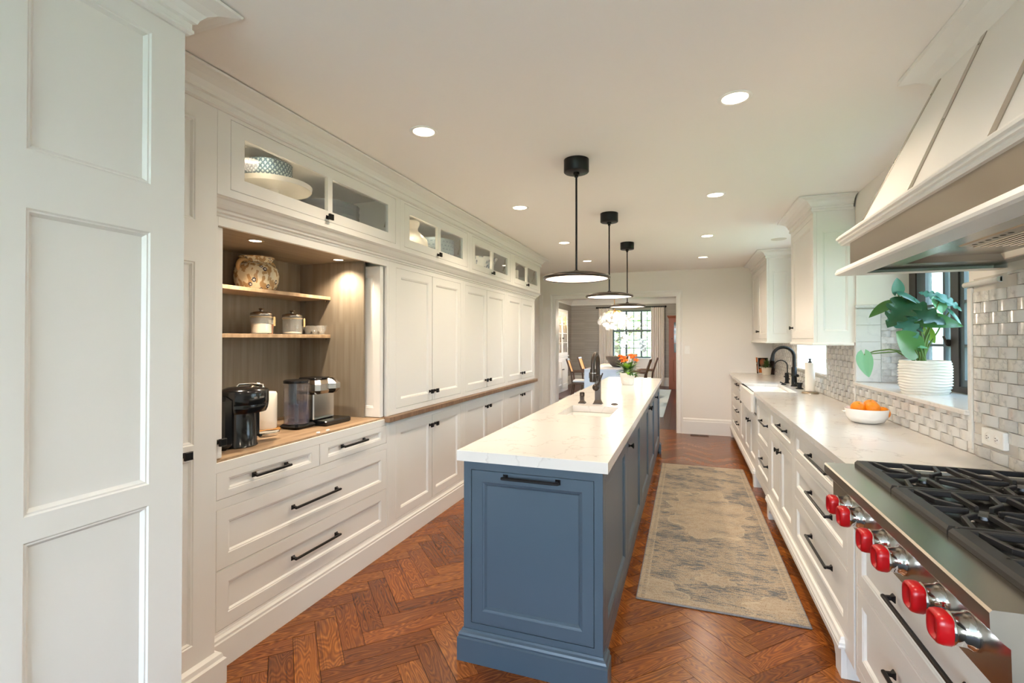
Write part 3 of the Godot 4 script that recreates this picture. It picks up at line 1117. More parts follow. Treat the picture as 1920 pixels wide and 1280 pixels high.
func build_brewer() -> void:
	var at := Vector3(-2.16, 0.884, -2.44)
	var t := thing("pod_brewer", "silver and black single-cup brewer with a clear water tank", "coffee machine", at)
	var g := G.new()
	g.box(at + Vector3(-0.14, 0, -0.12), at + Vector3(0.155, 0.03, 0.11), 0.006)
	g.box(at + Vector3(-0.05, 0, 0.10), at + Vector3(0.085, 0.028, 0.265), 0.014)
	part(t, "base", g, mats["black_plastic"], "black base with drip tray")
	g = G.new()
	g.box(at + Vector3(-0.13, 0.03, -0.07), at + Vector3(0.065, 0.19, 0.112), 0.006)
	g.box(at + Vector3(-0.13, 0.03, -0.095), at + Vector3(0.035, 0.19, -0.072), 0.006)
	part(t, "body", g, mats["steel"], "brushed silver body")
	g = G.new()
	g.box(at + Vector3(-0.12, 0.186, -0.105), at + Vector3(0.10, 0.268, 0.115), 0.022)
	g.box(at + Vector3(0.02, 0.186, -0.07), at + Vector3(0.135, 0.279, 0.03), 0.03)
	part(t, "brew_head", g, mats["steel"], "silver brew head")
	g = G.new()
	g.box(at + Vector3(-0.09, 0.268, -0.06), at + Vector3(0.04, 0.281, 0.07), 0.004)
	part(t, "lid_line", g, mats["enamel_black"])
	g = G.new()
	var c := at + Vector3(0.012, 0.026, 0.19)
	g.lathe([Vector2(0, 0.0), Vector2(0.070, 0.0), Vector2(0.072, 0.004), Vector2(0.072, 0.235)], 32, c, TAU, Vector2(0.95, 1.0))
	var tank := part(t, "water_tank", g, mats["tank_plastic"], "clear plastic water tank")
	g = G.new()
	g.lathe([Vector2(0, 0.003), Vector2(0.068, 0.003), Vector2(0.068, 0.125), Vector2(0, 0.125)], 32, c, TAU, Vector2(0.95, 1.0))
	part(tank, "water", g, mats["tank_water"])
	g = G.new()
	g.lathe([Vector2(0, 0.236), Vector2(0.074, 0.236), Vector2(0.074, 0.250), Vector2(0.066, 0.254), Vector2(0, 0.255)], 32, c, TAU, Vector2(0.95, 1.0))
	part(t, "tank_lid", g, mats["enamel_black"])
	g = G.new()
	g.box(c + Vector3(-0.02, 0.004, -0.02), c + Vector3(0.0, 0.11, 0.0), 0.004)
	g.tube([c + Vector3(-0.02, 0.11, 0.01), c + Vector3(-0.02, 0.23, 0.01)], 0.022, 12)
	part(tank, "filter_holder", g, mats["window_grey"])


func build_glass_cabinets() -> void:
	var cs := [[-1.452, -2.797, -1.513, -2.745, -1.58, -2.10, -2.135, -2.657], [-2.797, -3.906, -2.848, -3.857, -2.912, -3.318, -3.365, -3.763], [-3.906, -5.025, -3.956, -4.966, -4.018, -4.424, -4.467, -4.866], [-5.025, -6.10, -5.085, -6.032, -5.122, -5.525, -5.57, -5.967]]
	var what := ["holding a cake stand and two bowl stacks", "holding a white gourd vase and blue bowls", "holding one blue and white footed bowl", "at the far end, holding a dark platter"]
	for k in 4:
		var c = cs[k]
		var t := thing("glass_cabinet", "white glass-fronted cabinet under the ceiling " + what[k], "cabinet", Vector3(-2.2, 1.995, (c[0] + c[1]) / 2))
		var g := G.new()
		g.paneled(Vector3(XU, 1.995, c[0]), Vector3.FORWARD, Vector3.UP, c[0] - c[1], 0.36, 0.022, [[c[0] - c[2], 0.033, c[0] - c[3], 0.330]], RECESS, true)
		for b in [[Vector3(-2.58, 1.995, c[0]), Vector3(XU - 0.022, 2.03, c[1])], [Vector3(-2.58, 2.335, c[0]), Vector3(XU - 0.022, 2.355, c[1])], [Vector3(-2.58, 2.03, c[0]), Vector3(XU - 0.022, 2.335, c[0] - 0.02)], [Vector3(-2.58, 2.03, c[1] + 0.02), Vector3(XU - 0.022, 2.335, c[1])], [Vector3(-2.58, 2.03, c[0] - 0.02), Vector3(-2.565, 2.335, c[1] + 0.02)]]:
			g.box(b[0], b[1])
		part(t, "body", g, mats["cabinet_paint"])
		g = G.new()
		var e := 0.0018
		var w: float = c[2] - c[3] - 2 * e
		g.paneled(Vector3(XU, 2.028 + e, c[2] - e), Vector3.FORWARD, Vector3.UP, w, 0.297 - 2 * e, 0.022, [[c[2] - c[4], 0.056, c[2] - c[5], 0.235], [c[2] - c[6], 0.056, c[2] - c[7], 0.235]], RECESS, true)
		var door := part(t, "door", g, mats["cabinet_paint"])
		for p in [[c[4], c[5]], [c[6], c[7]]]:
			g = G.new()
			g.box(Vector3(XU - 0.014, 2.078, p[0] + 0.005), Vector3(XU - 0.010, 2.268, p[1] - 0.005))
			part(door, "pane", g, mats["pane"])
		square_knob(door, frame_at(1, XU, 2.05, (c[5] + c[6]) / 2 + 0.02))
		g = G.new()
		g.tube([Vector3(-1.84, 2.30, c[1] + 0.034), Vector3(-1.875, 2.27, c[1] + 0.036), Vector3(-1.88, 2.20, c[1] + 0.034), Vector3(-1.90, 2.15, c[1] + 0.03)], 0.008, 8)
		part(t, "lift_stay", g, mats["nickel"])
		for f in ([0.22, 0.55] if k < 2 else [0.3]):
			lamp_puck(t, Vector3(-1.88, 2.335, lerpf(c[0], c[1], f)), 0.09, rgb(255, 238, 205), 0.03)

	# cake stand with four stacked bowls, dark bowls, vase, bowl stack, footed bowl, platter
	var at := Vector3(-2.0, 2.03, -1.93)
	var st := thing("cake_stand", "white pedestal cake stand inside the nearest glass cabinet", "cake stand", at)
	var g2 := G.new()
	g2.lathe([Vector2(0, 0), Vector2(0.075, 0), Vector2(0.07, 0.01), Vector2(0.028, 0.04), Vector2(0.022, 0.09), Vector2(0.03, 0.138), Vector2(0, 0.138)], 32, at)
	part(st, "foot", g2, mats["ceramic"])
	g2 = G.new()
	g2.lathe([Vector2(0, 0.138), Vector2(0.175, 0.140), Vector2(0.183, 0.14), Vector2(0.186, 0.164), Vector2(0.18, 0.166), Vector2(0.174, 0.152), Vector2(0, 0.15)], 48, at)
	part(st, "plate", g2, mats["ceramic"])
	bowls("patterned_bowl", 4, Vector3(-1.985, 2.18, -1.885), 0.112, 0.056, 0.015, mats["blue_bowl"], "blue lattice bowl on the white cake stand, %s of the stack", "lattice bowls on the cake stand")
	bowls("dark_bowl", 3, Vector3(-2.02, 2.03, -2.37), 0.175, 0.095, 0.036, mats["dark_ceramic"], "dark blue glossy bowl behind the first glass door knob, %s of the stack", "dark bowls in the nearest glass cabinet")
	at = Vector3(-2.0, 2.03, -3.27)
	g2 = G.new()
	g2.lathe([Vector2(0, 0), Vector2(0.06, 0), Vector2(0.10, 0.025), Vector2(0.128, 0.085), Vector2(0.118, 0.14), Vector2(0.075, 0.185), Vector2(0.048, 0.205), Vector2(0.046, 0.225), Vector2(0.058, 0.255), Vector2(0.06, 0.275), Vector2(0.05, 0.285), Vector2(0.04, 0.28), Vector2(0.03, 0.2), Vector2(0, 0.19)], 32, at)
	solo("gourd_vase", g2, mats["ceramic"], "white gourd-shaped vase behind glass, left of the blue bowls", "vase")
	bowls("ringed_bowl", 4, Vector3(-2.0, 2.03, -3.60), 0.18, 0.10, 0.03, mats["ring_bowl"], "blue and grey ringed bowl beside the white gourd vase, %s of the stack", "ringed bowls beside the gourd vase")
	at = Vector3(-2.02, 2.03, -4.58)
	g2 = G.new()
	g2.lathe([Vector2(0, 0), Vector2(0.08, 0), Vector2(0.08, 0.015), Vector2(0.10, 0.04), Vector2(0.16, 0.12), Vector2(0.205, 0.195), Vector2(0.198, 0.198), Vector2(0.1, 0.06), Vector2(0, 0.05)], 36, at)
	solo("footed_bowl", g2, mats["leaf_bowl"], "blue and white leaf-patterned bowl alone in the third glass cabinet", "bowl")
	g2 = G.new()
	g2.x = Transform3D(Basis(Vector3(0, 0, 1), deg_to_rad(-80)), Vector3(-1.90, 2.168, -5.64))
	g2.lathe([Vector2(0, -0.006), Vector2(0.07, -0.006), Vector2(0.135, 0.008), Vector2(0.137, 0.013), Vector2(0.07, 0.0), Vector2(0, 0.0)], 48, Vector3.ZERO, TAU, Vector2(1.0, 1.85))
	solo("dark_platter", g2, mats["slate_plate"], "dark grey oval platter standing on edge in the farthest glass cabinet", "platter")
	g2 = G.new()
	g2.lathe([Vector2(0, 0), Vector2(0.04, 0), Vector2(0.05, 0.01), Vector2(0.055, 0.16), Vector2(0.05, 0.165), Vector2(0.045, 0.02), Vector2(0, 0.01)], 20, Vector3(-1.87, 2.03, -5.27))
	solo("white_mug", g2, mats["ceramic"], "white beaker left of the dark platter behind glass", "cup")


func bowls(called: String, count: int, at: Vector3, r: float, h: float, pitch: float, m: Material, label: String, group: String) -> void:
	var g := G.new()
	g.lathe([Vector2(0, 0), Vector2(r * 0.5, 0), Vector2(r * 0.82, h * 0.25), Vector2(r * 0.97, h * 0.65), Vector2(r, h), Vector2(r * 0.965, h), Vector2(r * 0.9, h * 0.5), Vector2(r * 0.6, h * 0.3), Vector2(0, h * 0.28)], 36, at)
	var place := ["bottom bowl", "second bowl up", "third bowl up", "top bowl"]
	place[count - 1] = "top bowl"
	var first := solo(called, g, m, label % place[0], "bowl", group)
	for k in range(1, count):
		copy(first, first.position + Vector3(0, pitch * k, 0), 0.3 * k, label % place[k], group)


func x_frame(x: float, y: float, z: float) -> Transform3D:
	return Transform3D(Basis.IDENTITY, Vector3(x, y, z))


func build_island() -> void:
	var t := thing("kitchen_island", "long narrow blue-grey kitchen island cabinet with paneled doors", "island", Vector3(-0.62, 0, -4.15))
	var m := mats["island_paint"] as StandardMaterial3D
	var g := G.new()
	g.box(Vector3(-0.927, 0.0, -6.29), Vector3(-0.337, 0.87, -3.60), 0.001)
	g.box(Vector3(-0.927, 0.0, -3.60), Vector3(-0.337, 0.66, -3.0))
	g.box(Vector3(-0.927, 0.66, -3.60), Vector3(-0.912, 0.87, -3.0))
	g.box(Vector3(-0.927, 0.0, -3.0), Vector3(-0.337, 0.87, -1.972), 0.001)
	part(t, "body", g, m)
	# near end: a frame with one tall pull-out front
	g = G.new()
	g.paneled(Vector3(-0.927, 0.11, -1.95), Vector3.RIGHT, Vector3.UP, 0.612, 0.76, 0.022, [[0.036, 0.052, 0.577, 0.721]], RECESS, true)
	part(t, "end_frame", g, m)
	g = G.new()
	g.paneled(Vector3(-0.889, 0.164, -1.95), Vector3.RIGHT, Vector3.UP, 0.537, 0.665, 0.02, [[0.05, 0.055, 0.49, 0.616]], [[0.0, 0.0], [0.005, -0.003], [0.009, -0.004], [0.018, -0.012]])
	var d := part(t, "pull_out_front", g, m)
	bar_pull(d, x_frame(-0.615, 0.811, -1.95), 0.23)
	# aisle side: a frame with a fixed end panel and five doors
	var cells := [[-2.0, -2.80], [-2.83, -3.68], [-3.705, -4.50], [-4.525, -5.29], [-5.315, -6.24]]
	g = G.new()
	var rects := []
	for c in cells:
		rects.append([c[1] + 6.29, 0.052, c[0] + 6.29, 0.721])
	# this side looks to +x: u runs towards -z from the near corner
	for r in rects:
		var a: float = 6.29 - 1.9725 - r[2]
		var b: float = 6.29 - 1.9725 - r[0]
		r[0] = a
		r[2] = b
	g.paneled(Vector3(-0.315, 0.11, -1.9725), Vector3.FORWARD, Vector3.UP, 4.3175, 0.76, 0.022, rects, RECESS, true)
	part(t, "side_frame", g, m)
	var knobs := [0.0, -2.872, -4.455, -4.565, -5.36]
	for k in 5:
		g = G.new()
		var w: float = cells[k][0] - cells[k][1] - 0.004
		g.paneled(Vector3(-0.315, 0.164, cells[k][0] - 0.002), Vector3.FORWARD, Vector3.UP, w, 0.665, 0.02, [[0.07, 0.05, w - 0.10, 0.616]], [[0.0, 0.0], [0.005, -0.003], [0.009, -0.004], [0.018, -0.012]])
		var p := part(t, "door" if k > 0 else "fixed_panel", g, m)
		if k > 0:
			round_knob(p, Transform3D(Basis(Vector3.FORWARD, Vector3.UP, Vector3.RIGHT), Vector3(-0.315, 0.787, knobs[k])))
	g = G.new()
	g.mould([Vector3(-0.927, 0, -6.29), Vector3(-0.927, 0, -1.95), Vector3(-0.317, 0, -1.95), Vector3(-0.317, 0, -2.03)], [Vector2(0.0, 0), Vector2(0.022, 0), Vector2(0.022, 0.098), Vector2(0.016, 0.104), Vector2(0.018, 0.112), Vector2(0.014, 0.120), Vector2(0.006, 0.126), Vector2(0.004, 0.135), Vector2(0.0, 0.135)])
	g.mould([Vector3(-0.317, 0, -6.20), Vector3(-0.317, 0, -6.29), Vector3(-0.927, 0, -6.29)], [Vector2(0.0, 0), Vector2(0.022, 0), Vector2(0.022, 0.098), Vector2(0.018, 0.112), Vector2(0.006, 0.126), Vector2(0.0, 0.135)])
	part(t, "base_moulding", g, m)

	# the stone top, with the sink cut through it
	g = G.new()
	g.paneled(Vector3(-0.949, 0.915, -1.925), Vector3.RIGHT, Vector3.FORWARD, 0.658, 4.395, 0.045, [[0.157, 1.135, 0.496, 1.602]], RECESS, true)
	solo("island_countertop", g, mats["quartz"], "long white quartz island top with faint grey veins", "countertop")
	g = G.new()
	g.loft(Vector3(-0.812, 0.8695, -3.045), Vector3.RIGHT, Vector3.FORWARD, 0.379, 0.507, [[0.0, 0.0], [0.008, 0.0], [0.02, -0.004], [0.03, -0.15], [0.05, -0.165]], false, true)
	g.loft(Vector3(-0.812, 0.8695, -3.045), Vector3.RIGHT, Vector3.FORWARD, 0.379, 0.507, [[0.04, -0.18], [0.02, -0.17], [0.0, 0.0]], true, false)
	var s := solo("prep_sink", g, mats["sink_white"], "small white undermount prep sink set in the island top", "sink")
	g = G.new()
	g.lathe([Vector2(0, -0.164), Vector2(0.03, -0.164), Vector2(0.032, -0.160), Vector2(0, -0.161)], 20, Vector3(-0.62, 0.8695, -3.30))
	part(s, "drain", g, mats["chrome"])

	# single-hole faucet, seen from behind the spout
	var at := Vector3(-0.628, 0.915, -3.66)
	var f := thing("island_faucet", "dark bronze pull-down faucet beside the island prep sink", "faucet", at)
	g = G.new()
	g.loft(at + Vector3(-0.033, 0, 0.033), Vector3.RIGHT, Vector3.FORWARD, 0.066, 0.066, [[0.0, 0.0], [0.0, 0.006], [0.004, 0.010], [0.012, 0.030], [0.013, 0.034], [0.013, 0.215], [0.017, 0.219]])
	part(f, "body", g, mats["bronze_metal"])
	g = G.new()
	var pts := [at + Vector3(0, 0.215, 0)]
	for k in 13:
		var a := PI * k / 12.0
		pts.append(at + Vector3(-0.0 - 0.014 * (1 - cos(a)) / 2, 0.30 + 0.075 * sin(a), 0.065 - 0.065 * cos(a)))
	pts.append(at + Vector3(-0.014, 0.265, 0.13))
	g.tube(pts, 0.0165, 16)
	part(f, "spout", g, mats["bronze_metal"])
	g = G.new()
	g.lathe([Vector2(0, 0.175), Vector2(0.024, 0.175), Vector2(0.026, 0.185), Vector2(0.024, 0.235), Vector2(0.021, 0.262), Vector2(0.021, 0.27), Vector2(0, 0.27)], 20, at + Vector3(-0.014, 0, 0.13))
	g.box(at + Vector3(-0.042, 0.20, 0.12), at + Vector3(-0.033, 0.245, 0.14), 0.003)
	part(f, "spray_head", g, mats["bronze_metal"])
	g = G.new()
	g.lathe([Vector2(0.0238, 0.238), Vector2(0.0245, 0.240), Vector2(0.0238, 0.242)], 20, at + Vector3(-0.014, 0, 0.13))
	part(f, "ring", g, mats["chrome"])
	g = G.new()
	g.x = Transform3D(Basis(Vector3.UP, PI / 2), at + Vector3(0, 0.13, 0))
	g.x = Transform3D(Basis(Vector3(0, 0, 1), 0.0), at + Vector3(-0.012, 0.125, 0.026))
	g.ball(Vector3.ZERO, Vector3(0.026, 0.026, 0.022), 18, 10)
	g.tube([Vector3(0.0, 0.0, 0.012), Vector3(0.03, 0.04, 0.02), Vector3(0.055, 0.11, 0.02)], [0.008, 0.006, 0.005], 8)
	part(f, "lever", g, mats["bronze_metal"])
	at = Vector3(-0.748, 0.915, -3.66)
	f = thing("soap_dispenser", "short bronze soap dispenser left of the island faucet", "soap dispenser", at)
	g = G.new()
	g.loft(at + Vector3(-0.026, 0, 0.026), Vector3.RIGHT, Vector3.FORWARD, 0.052, 0.052, [[0.0, 0.0], [0.0, 0.005], [0.010, 0.018], [0.012, 0.022], [0.011, 0.05]])
	part(f, "body", g, mats["bronze_metal"])
	g = G.new()
	g.lathe([Vector2(0, 0.05), Vector2(0.017, 0.05), Vector2(0.019, 0.058), Vector2(0.019, 0.078), Vector2(0.015, 0.084), Vector2(0, 0.085)], 18, at)
	g.tube([at + Vector3(0, 0.068, 0), at + Vector3(0.01, 0.068, 0.05), at + Vector3(0.01, 0.06, 0.058)], 0.007, 8)
	part(f, "pump", g, mats["bronze_metal"])
	at = Vector3(-0.505, 0.915, -3.665)
	g = G.new()
	g.lathe([Vector2(0, 0), Vector2(0.027, 0), Vector2(0.027, 0.004), Vector2(0.022, 0.008), Vector2(0.016, 0.008), Vector2(0.015, 0.011), Vector2(0, 0.012)], 24, at)
	solo("air_switch", g, mats["bronze_metal"], "small round metal air switch button right of the island faucet", "switch")

	# the potted kalanchoe
	at = Vector3(-0.597, 0.915, -5.333)
	f = thing("potted_flowers", "orange kalanchoe in a ribbed white pot near the island's far end", "potted plant", at)
	g = G.new()
	var pr := [Vector2(0, 0), Vector2(0.060, 0)]
	for k in 9:
		var y := 0.006 + k * 0.0125
		var r := 0.060 + 0.021 * pow(y / 0.125, 0.55)
		pr.append(Vector2(r - 0.0015, y))
		pr.append(Vector2(r + 0.0015, y + 0.004))
		pr.append(Vector2(r + 0.0015, y + 0.009))
	pr.append_array([Vector2(0.081, 0.121), Vector2(0.083, 0.126), Vector2(0.077, 0.127), Vector2(0.074, 0.108), Vector2(0, 0.106)])
	g.lathe(pr, 36, at)
	part(f, "pot", g, mats["ceramic"], "ribbed white pot")
	g = G.new()
	g.lathe([Vector2(0.0745, 0.112), Vector2(0.03, 0.118), Vector2(0, 0.12)], 20, at)
	part(f, "soil", g, mats["soil"])
	rng.seed = 7
	for kind in 3:
		g = G.new()
		for k in 56:
			if k % 3 != kind:
				continue
			var a := rng.randf() * TAU
			var lift := rng.randf_range(-0.1, 1.0)
			var root := at + Vector3(cos(a) * 0.03, 0.12 + 0.02 * rng.randf() + 0.055 * maxf(lift, 0.0), sin(a) * 0.03)
			var b := Basis(Vector3.UP, -a + PI / 2) * Basis(Vector3.RIGHT, -lift * 0.9)
			g.x = Transform3D(b, root)
			g.leaf(rng.randf_range(0.075, 0.125), rng.randf_range(0.035, 0.055), 0.3, 0.2, 0.1, 5)
		part(f, "leaves", g, mats[["flower_leaf", "leaf_green", "leaf_young"][kind]])
	var heads := [Vector3(-0.058, 0.275, 0.03), Vector3(-0.035, 0.252, 0.06), Vector3(-0.075, 0.30, -0.01), Vector3(-0.03, 0.295, 0.02), Vector3(0.03, 0.31, -0.02), Vector3(0.055, 0.29, 0.0), Vector3(0.068, 0.305, -0.04), Vector3(0.092, 0.262, 0.02), Vector3(-0.01, 0.26, 0.05)]
	for h in heads:
		g = G.new()
		g.tube([at + Vector3(h.x * 0.4, 0.12, h.z * 0.4), at + h * 0.8 + Vector3(0, 0.03, 0), at + h], 0.003, 6, false)
		part(f, "stem", g, mats["stem_green"])
		g = G.new()
		for k in 15:
			var dir := Vector3(rng.randfn(), rng.randf_range(-0.1, 1.3), rng.randfn()).normalized()
			var c: Vector3 = at + h + dir * Vector3(0.03, 0.02, 0.03) * rng.randf_range(0.6, 1.0)
			var bz := Basis(Quaternion(Vector3.UP, dir)) * Basis(Vector3.UP, rng.randf() * TAU)
			for p in 5:
				g.x = Transform3D(bz * Basis(Vector3.UP, TAU * p / 5), c)
				g.leaf(0.014, 0.012, 0.15, 0.1, 0.0, 3)
		part(f, "flower_head", g, mats["petal_orange"])
	g = G.new()
	for k in 8:
		var h2: Vector3 = heads[k]
		g.ball(at + h2 + Vector3(rng.randf_range(-0.03, 0.03), rng.randf_range(-0.04, 0.01), 0.03), Vector3.ONE * 0.005, 8, 6)
	part(f, "bud", g, mats["ceramic"])


func build_pendants() -> void:
	for k in 3:
		var z: float = [-2.768, -4.04, -5.333][k]
		var at := Vector3(-0.598, 1.755, z)
		var t := thing("pendant_lamp", "black rod pendant lamp with a flat glowing disc, " + ["nearest of the three over the island", "middle of the three over the island", "farthest of the three over the island"][k], "pendant lamp", at, "disc pendants over the island")
		var g := G.new()
		g.lathe([Vector2(0, 2.366), Vector2(0.068, 2.366), Vector2(0.0722, 2.370), Vector2(0.0722, CEIL)], 36, Vector3(at.x, 0, z))
		part(t, "canopy", g, mats["black_metal"])
		g = G.new()
		g.lathe([Vector2(0, 2.340), Vector2(0.011, 2.340), Vector2(0.011, 2.352), Vector2(0.018, 2.354), Vector2(0.018, 2.366)], 16, Vector3(at.x, 0, z))
		g.tube([Vector3(at.x, 2.35, z), Vector3(at.x, 1.785, z)], 0.0058, 10)
		part(t, "rod", g, mats["black_metal"])
		g = G.new()
		g.lathe([Vector2(0.178, 1.752), Vector2(0.178, 1.747), Vector2(0.188, 1.746), Vector2(0.1935, 1.751), Vector2(0.1935, 1.758), Vector2(0.188, 1.765), Vector2(0.12, 1.781), Vector2(0.02, 1.788), Vector2(0.012, 1.80), Vector2(0, 1.80)], 56, Vector3(at.x, 0, z))
		part(t, "disc", g, mats["bronze_metal"], "thin dark disc")
		g = G.new()
		g.lathe([Vector2(0, 1.7505), Vector2(0.1795, 1.7505)], 48, Vector3(at.x, 0, z))
		part(t, "lamp_face", g, glow("pendant_glow", rgb(255, 232, 206), PENDANT_GLOW))
		var l := AreaLight3D.new()
		l.name = "pendant_light"
		l.area_size = Vector2(0.31, 0.31)
		l.light_color = rgb(255, 234, 210)
		l.light_energy = PENDANT
		l.area_range = 14.0
		l.area_attenuation = 2.0
		l.shadow_enabled = true
		t.add_child(l)
		l.position = Vector3(0, -0.011, 0)
		l.rotation_degrees = Vector3(-90, 0, 0)


func build_downlights() -> void:
	var zs := [[-2.13, -3.62, -5.10, -6.39], [-2.285, -3.775, -5.245, -6.59]]
	var xs := [-1.235, 0.20]
	var order := ["nearest", "second", "third", "farthest"]
	for s in 2:
		for k in 5:
			var z: float = zs[s][k] if k < 4 else -0.65
			var at := Vector3(xs[s], CEIL, z)
			var name_ := "round recessed ceiling light, %s of the row %s" % [order[k] if k < 4 else "unseen one", "above the left aisle" if s == 0 else "above the right aisle"]
			if k == 4 and s == 0:
				continue
			if k == 4:
				name_ = "round recessed ceiling light over the camera's end of the right aisle"
			var t := thing("recessed_light", name_, "ceiling light", at, "recessed ceiling lights")
			var g := G.new()
			g.lathe([Vector2(0.052, -0.001), Vector2(0.056, -0.004), Vector2(0.068, -0.003), Vector2(0.070, 0.0)], 32, at)
			part(t, "trim_ring", g, mats["plate_white"])
			g = G.new()
			g.lathe([Vector2(0, -0.0015), Vector2(0.053, -0.0015)], 28, at)
			part(t, "lamp_face", g, glow("downlight_glow", rgb(255, 232, 204), 6.0))
			var l := SpotLight3D.new()
			l.name = "down_light"
			l.light_color = rgb(255, 234, 210)
			l.light_energy = DOWNLIGHT
			l.light_size = 0.05
			l.spot_angle = 75.0
			l.spot_angle_attenuation = 1.0
			l.spot_range = 14.0
			l.spot_attenuation = 2.0
			l.shadow_enabled = true
			t.add_child(l)
			l.position = Vector3(0, -0.014, 0)
			l.rotation_degrees = Vector3(-90, 0, 0)
	var g2 := G.new()
	g2.lathe([Vector2(0, -0.006), Vector2(0.062, -0.006), Vector2(0.07, -0.004), Vector2(0.074, 0.0)], 32, Vector3(0.904, CEIL, -5.665))
	solo("ceiling_speaker", g2, mat("speaker_white", rgb(214, 206, 190), 0.7), "round flat off-white ceiling cover between the two right wall cabinets", "ceiling cover")


func build_right() -> void:
	# base cabinets from the dining-room end to the range
	var t := thing("base_cabinet", "white base cabinet with a stack of four narrow drawers at the far wall", "cabinet", Vector3(0.87, 0, -7.1))
	var c := []
	for d in [[0.765, 0.868, 0.83], [0.585, 0.755, 0.66], [0.415, 0.575, 0.50], [0.20, 0.405, 0.345]]:
		c.append(["drawer", -6.52, -7.60, d[0], d[1], [["bar", -6.72, d[2], 0.22]]])
	cabinet(t, -1, XR, -6.49, -7.685, 0.115, 0.883, 0.52, c)
	t = thing("pull_out_cabinet", "narrow white base cabinet with two small round knobs left of the apron sink", "cabinet", Vector3(0.87, 0, -6.25))
	cabinet(t, -1, XR, -6.03, -6.49, 0.115, 0.883, 0.52, [["drawer", -6.07, -6.46, 0.745, 0.868, [["knob", -6.16, 0.815]]], ["door", -6.07, -6.46, 0.20, 0.735, [["knob", -6.14, 0.685]]]])
	t = thing("sink_cabinet", "white two-door base cabinet under the white apron sink", "cabinet", Vector3(0.87, 0, -5.52))
	cabinet(t, -1, XR, -5.01, -6.03, 0.115, 0.69, 0.52, [["door", -5.06, -5.53, 0.20, 0.665, [["knob", -5.46, 0.575]]], ["door", -5.53, -5.98, 0.20, 0.665, [["knob", -5.60, 0.575]]]])
	t = thing("drawer_cabinet", "white base cabinet of two deep drawers set back between the two legged bases", "cabinet", Vector3(0.87, 0, -4.65))
	cabinet(t, -1, XR, -4.285, -5.01, 0.115, 0.883, 0.52, [["drawer", -4.30, -4.985, 0.478, 0.868, [["bar", -4.50, 0.705, 0.30]]], ["drawer", -4.30, -4.985, 0.19, 0.468, [["bar", -4.50, 0.38, 0.30]]]])
	t = thing("door_cabinet", "white base cabinet with one drawer above a pair of doors with round knobs", "cabinet", Vector3(0.87, 0, -3.8))
	cabinet(t, -1, XR, -3.36, -4.285, 0.115, 0.883, 0.52, [["drawer", -3.39, -4.25, 0.702, 0.868, [["bar", -3.68, 0.805, 0.24]]], ["door", -3.39, -3.815, 0.19, 0.69, [["knob", -3.77, 0.622]]], ["door", -3.815, -4.25, 0.19, 0.69, [["knob", -3.86, 0.622]]]])
	t = thing("wide_drawer_cabinet", "white base cabinet of three wide drawers with long bar handles beside the range", "cabinet", Vector3(0.87, 0, -2.8))
	c = []
	for d in [[0.698, 0.868, 0.796], [0.472, 0.688, 0.604], [0.185, 0.462, 0.378]]:
		c.append(["drawer", -2.315, -3.33, d[0], d[1], [["bar", -2.72, d[2], 0.37]]])
	cabinet(t, -1, XR, -2.235, -3.36, 0.115, 0.883, 0.52, c)
	t = thing("range_cabinet", "white base cabinet with two wide drawers directly below the steel range", "cabinet", Vector3(0.87, 0, -1.6))
	cabinet(t, -1, XR, -1.0, -2.213, 0.115, 0.76, 0.52, [["drawer", -1.04, -2.195, 0.468, 0.70, [["bar", -1.63, 0.59, 0.42]]], ["drawer", -1.04, -2.195, 0.155, 0.458, [["bar", -1.63, 0.352, 0.42]]]], "cabinet_paint", 0.05)

	# legged plinths
	for s in [["nearer the camera, below the wide drawers", -2.36, -4.315], ["at the far end, below the apron sink", -5.115, -7.68]]:
		var z0: float = s[1]
		var z1: float = s[2]
		var g := G.new()
		# valance board with bracket feet, drawn in (z, y) and given thickness in x
		var L := z0 - z1
		var poly := PackedVector2Array([Vector2(0, 0), Vector2(0.075, 0), Vector2(0.08, 0.05), Vector2(0.10, 0.078), Vector2(0.13, 0.085), Vector2(L - 0.13, 0.085), Vector2(L - 0.10, 0.078), Vector2(L - 0.08, 0.05), Vector2(L - 0.075, 0), Vector2(L, 0), Vector2(L, 0.13), Vector2(0, 0.13)])
		g.x = Transform3D(Basis(Vector3(0, 0, -1), Vector3.UP, Vector3(1, 0, 0)), Vector3(0.598, 0, z0))
		g.prism(poly, 0.02)
		var p := thing("cabinet_plinth", "white plinth board with bracket feet " + s[0], "plinth", Vector3(0.61, 0, (z0 + z1) / 2))
		part(p, "board", g, mats["cabinet_paint"])
		for z in [z0, z1 + 0.075]:
			g = G.new()
			g.box(Vector3(0.6185, 0, z), Vector3(0.6715, 0.113, z - 0.075), 0.001)
			part(p, "foot", g, mats["cabinet_paint"])
		g = G.new()
		g.mould([Vector3(0.66, 0, z1), Vector3(0.598, 0, z1), Vector3(0.598, 0, z0), Vector3(0.66, 0, z0)], [Vector2(0, 0.128), Vector2(0.012, 0.128), Vector2(0.013, 0.134), Vector2(0.010, 0.14), Vector2(0.011, 0.15), Vector2(0.004, 0.16), Vector2(0.0, 0.172), Vector2(-0.012, 0.172)])
		part(p, "plinth_moulding", g, mats["cabinet_paint"])
	var g2 := G.new()
	g2.box(Vector3(0.672, 0, -7.685), Vector3(1.13, 0.114, -1.0))
	struct("trim_3", g2, mats["cabinet_paint"])

	# the stone worktop: a long slab with a notch for the apron sink
	g2 = G.new()
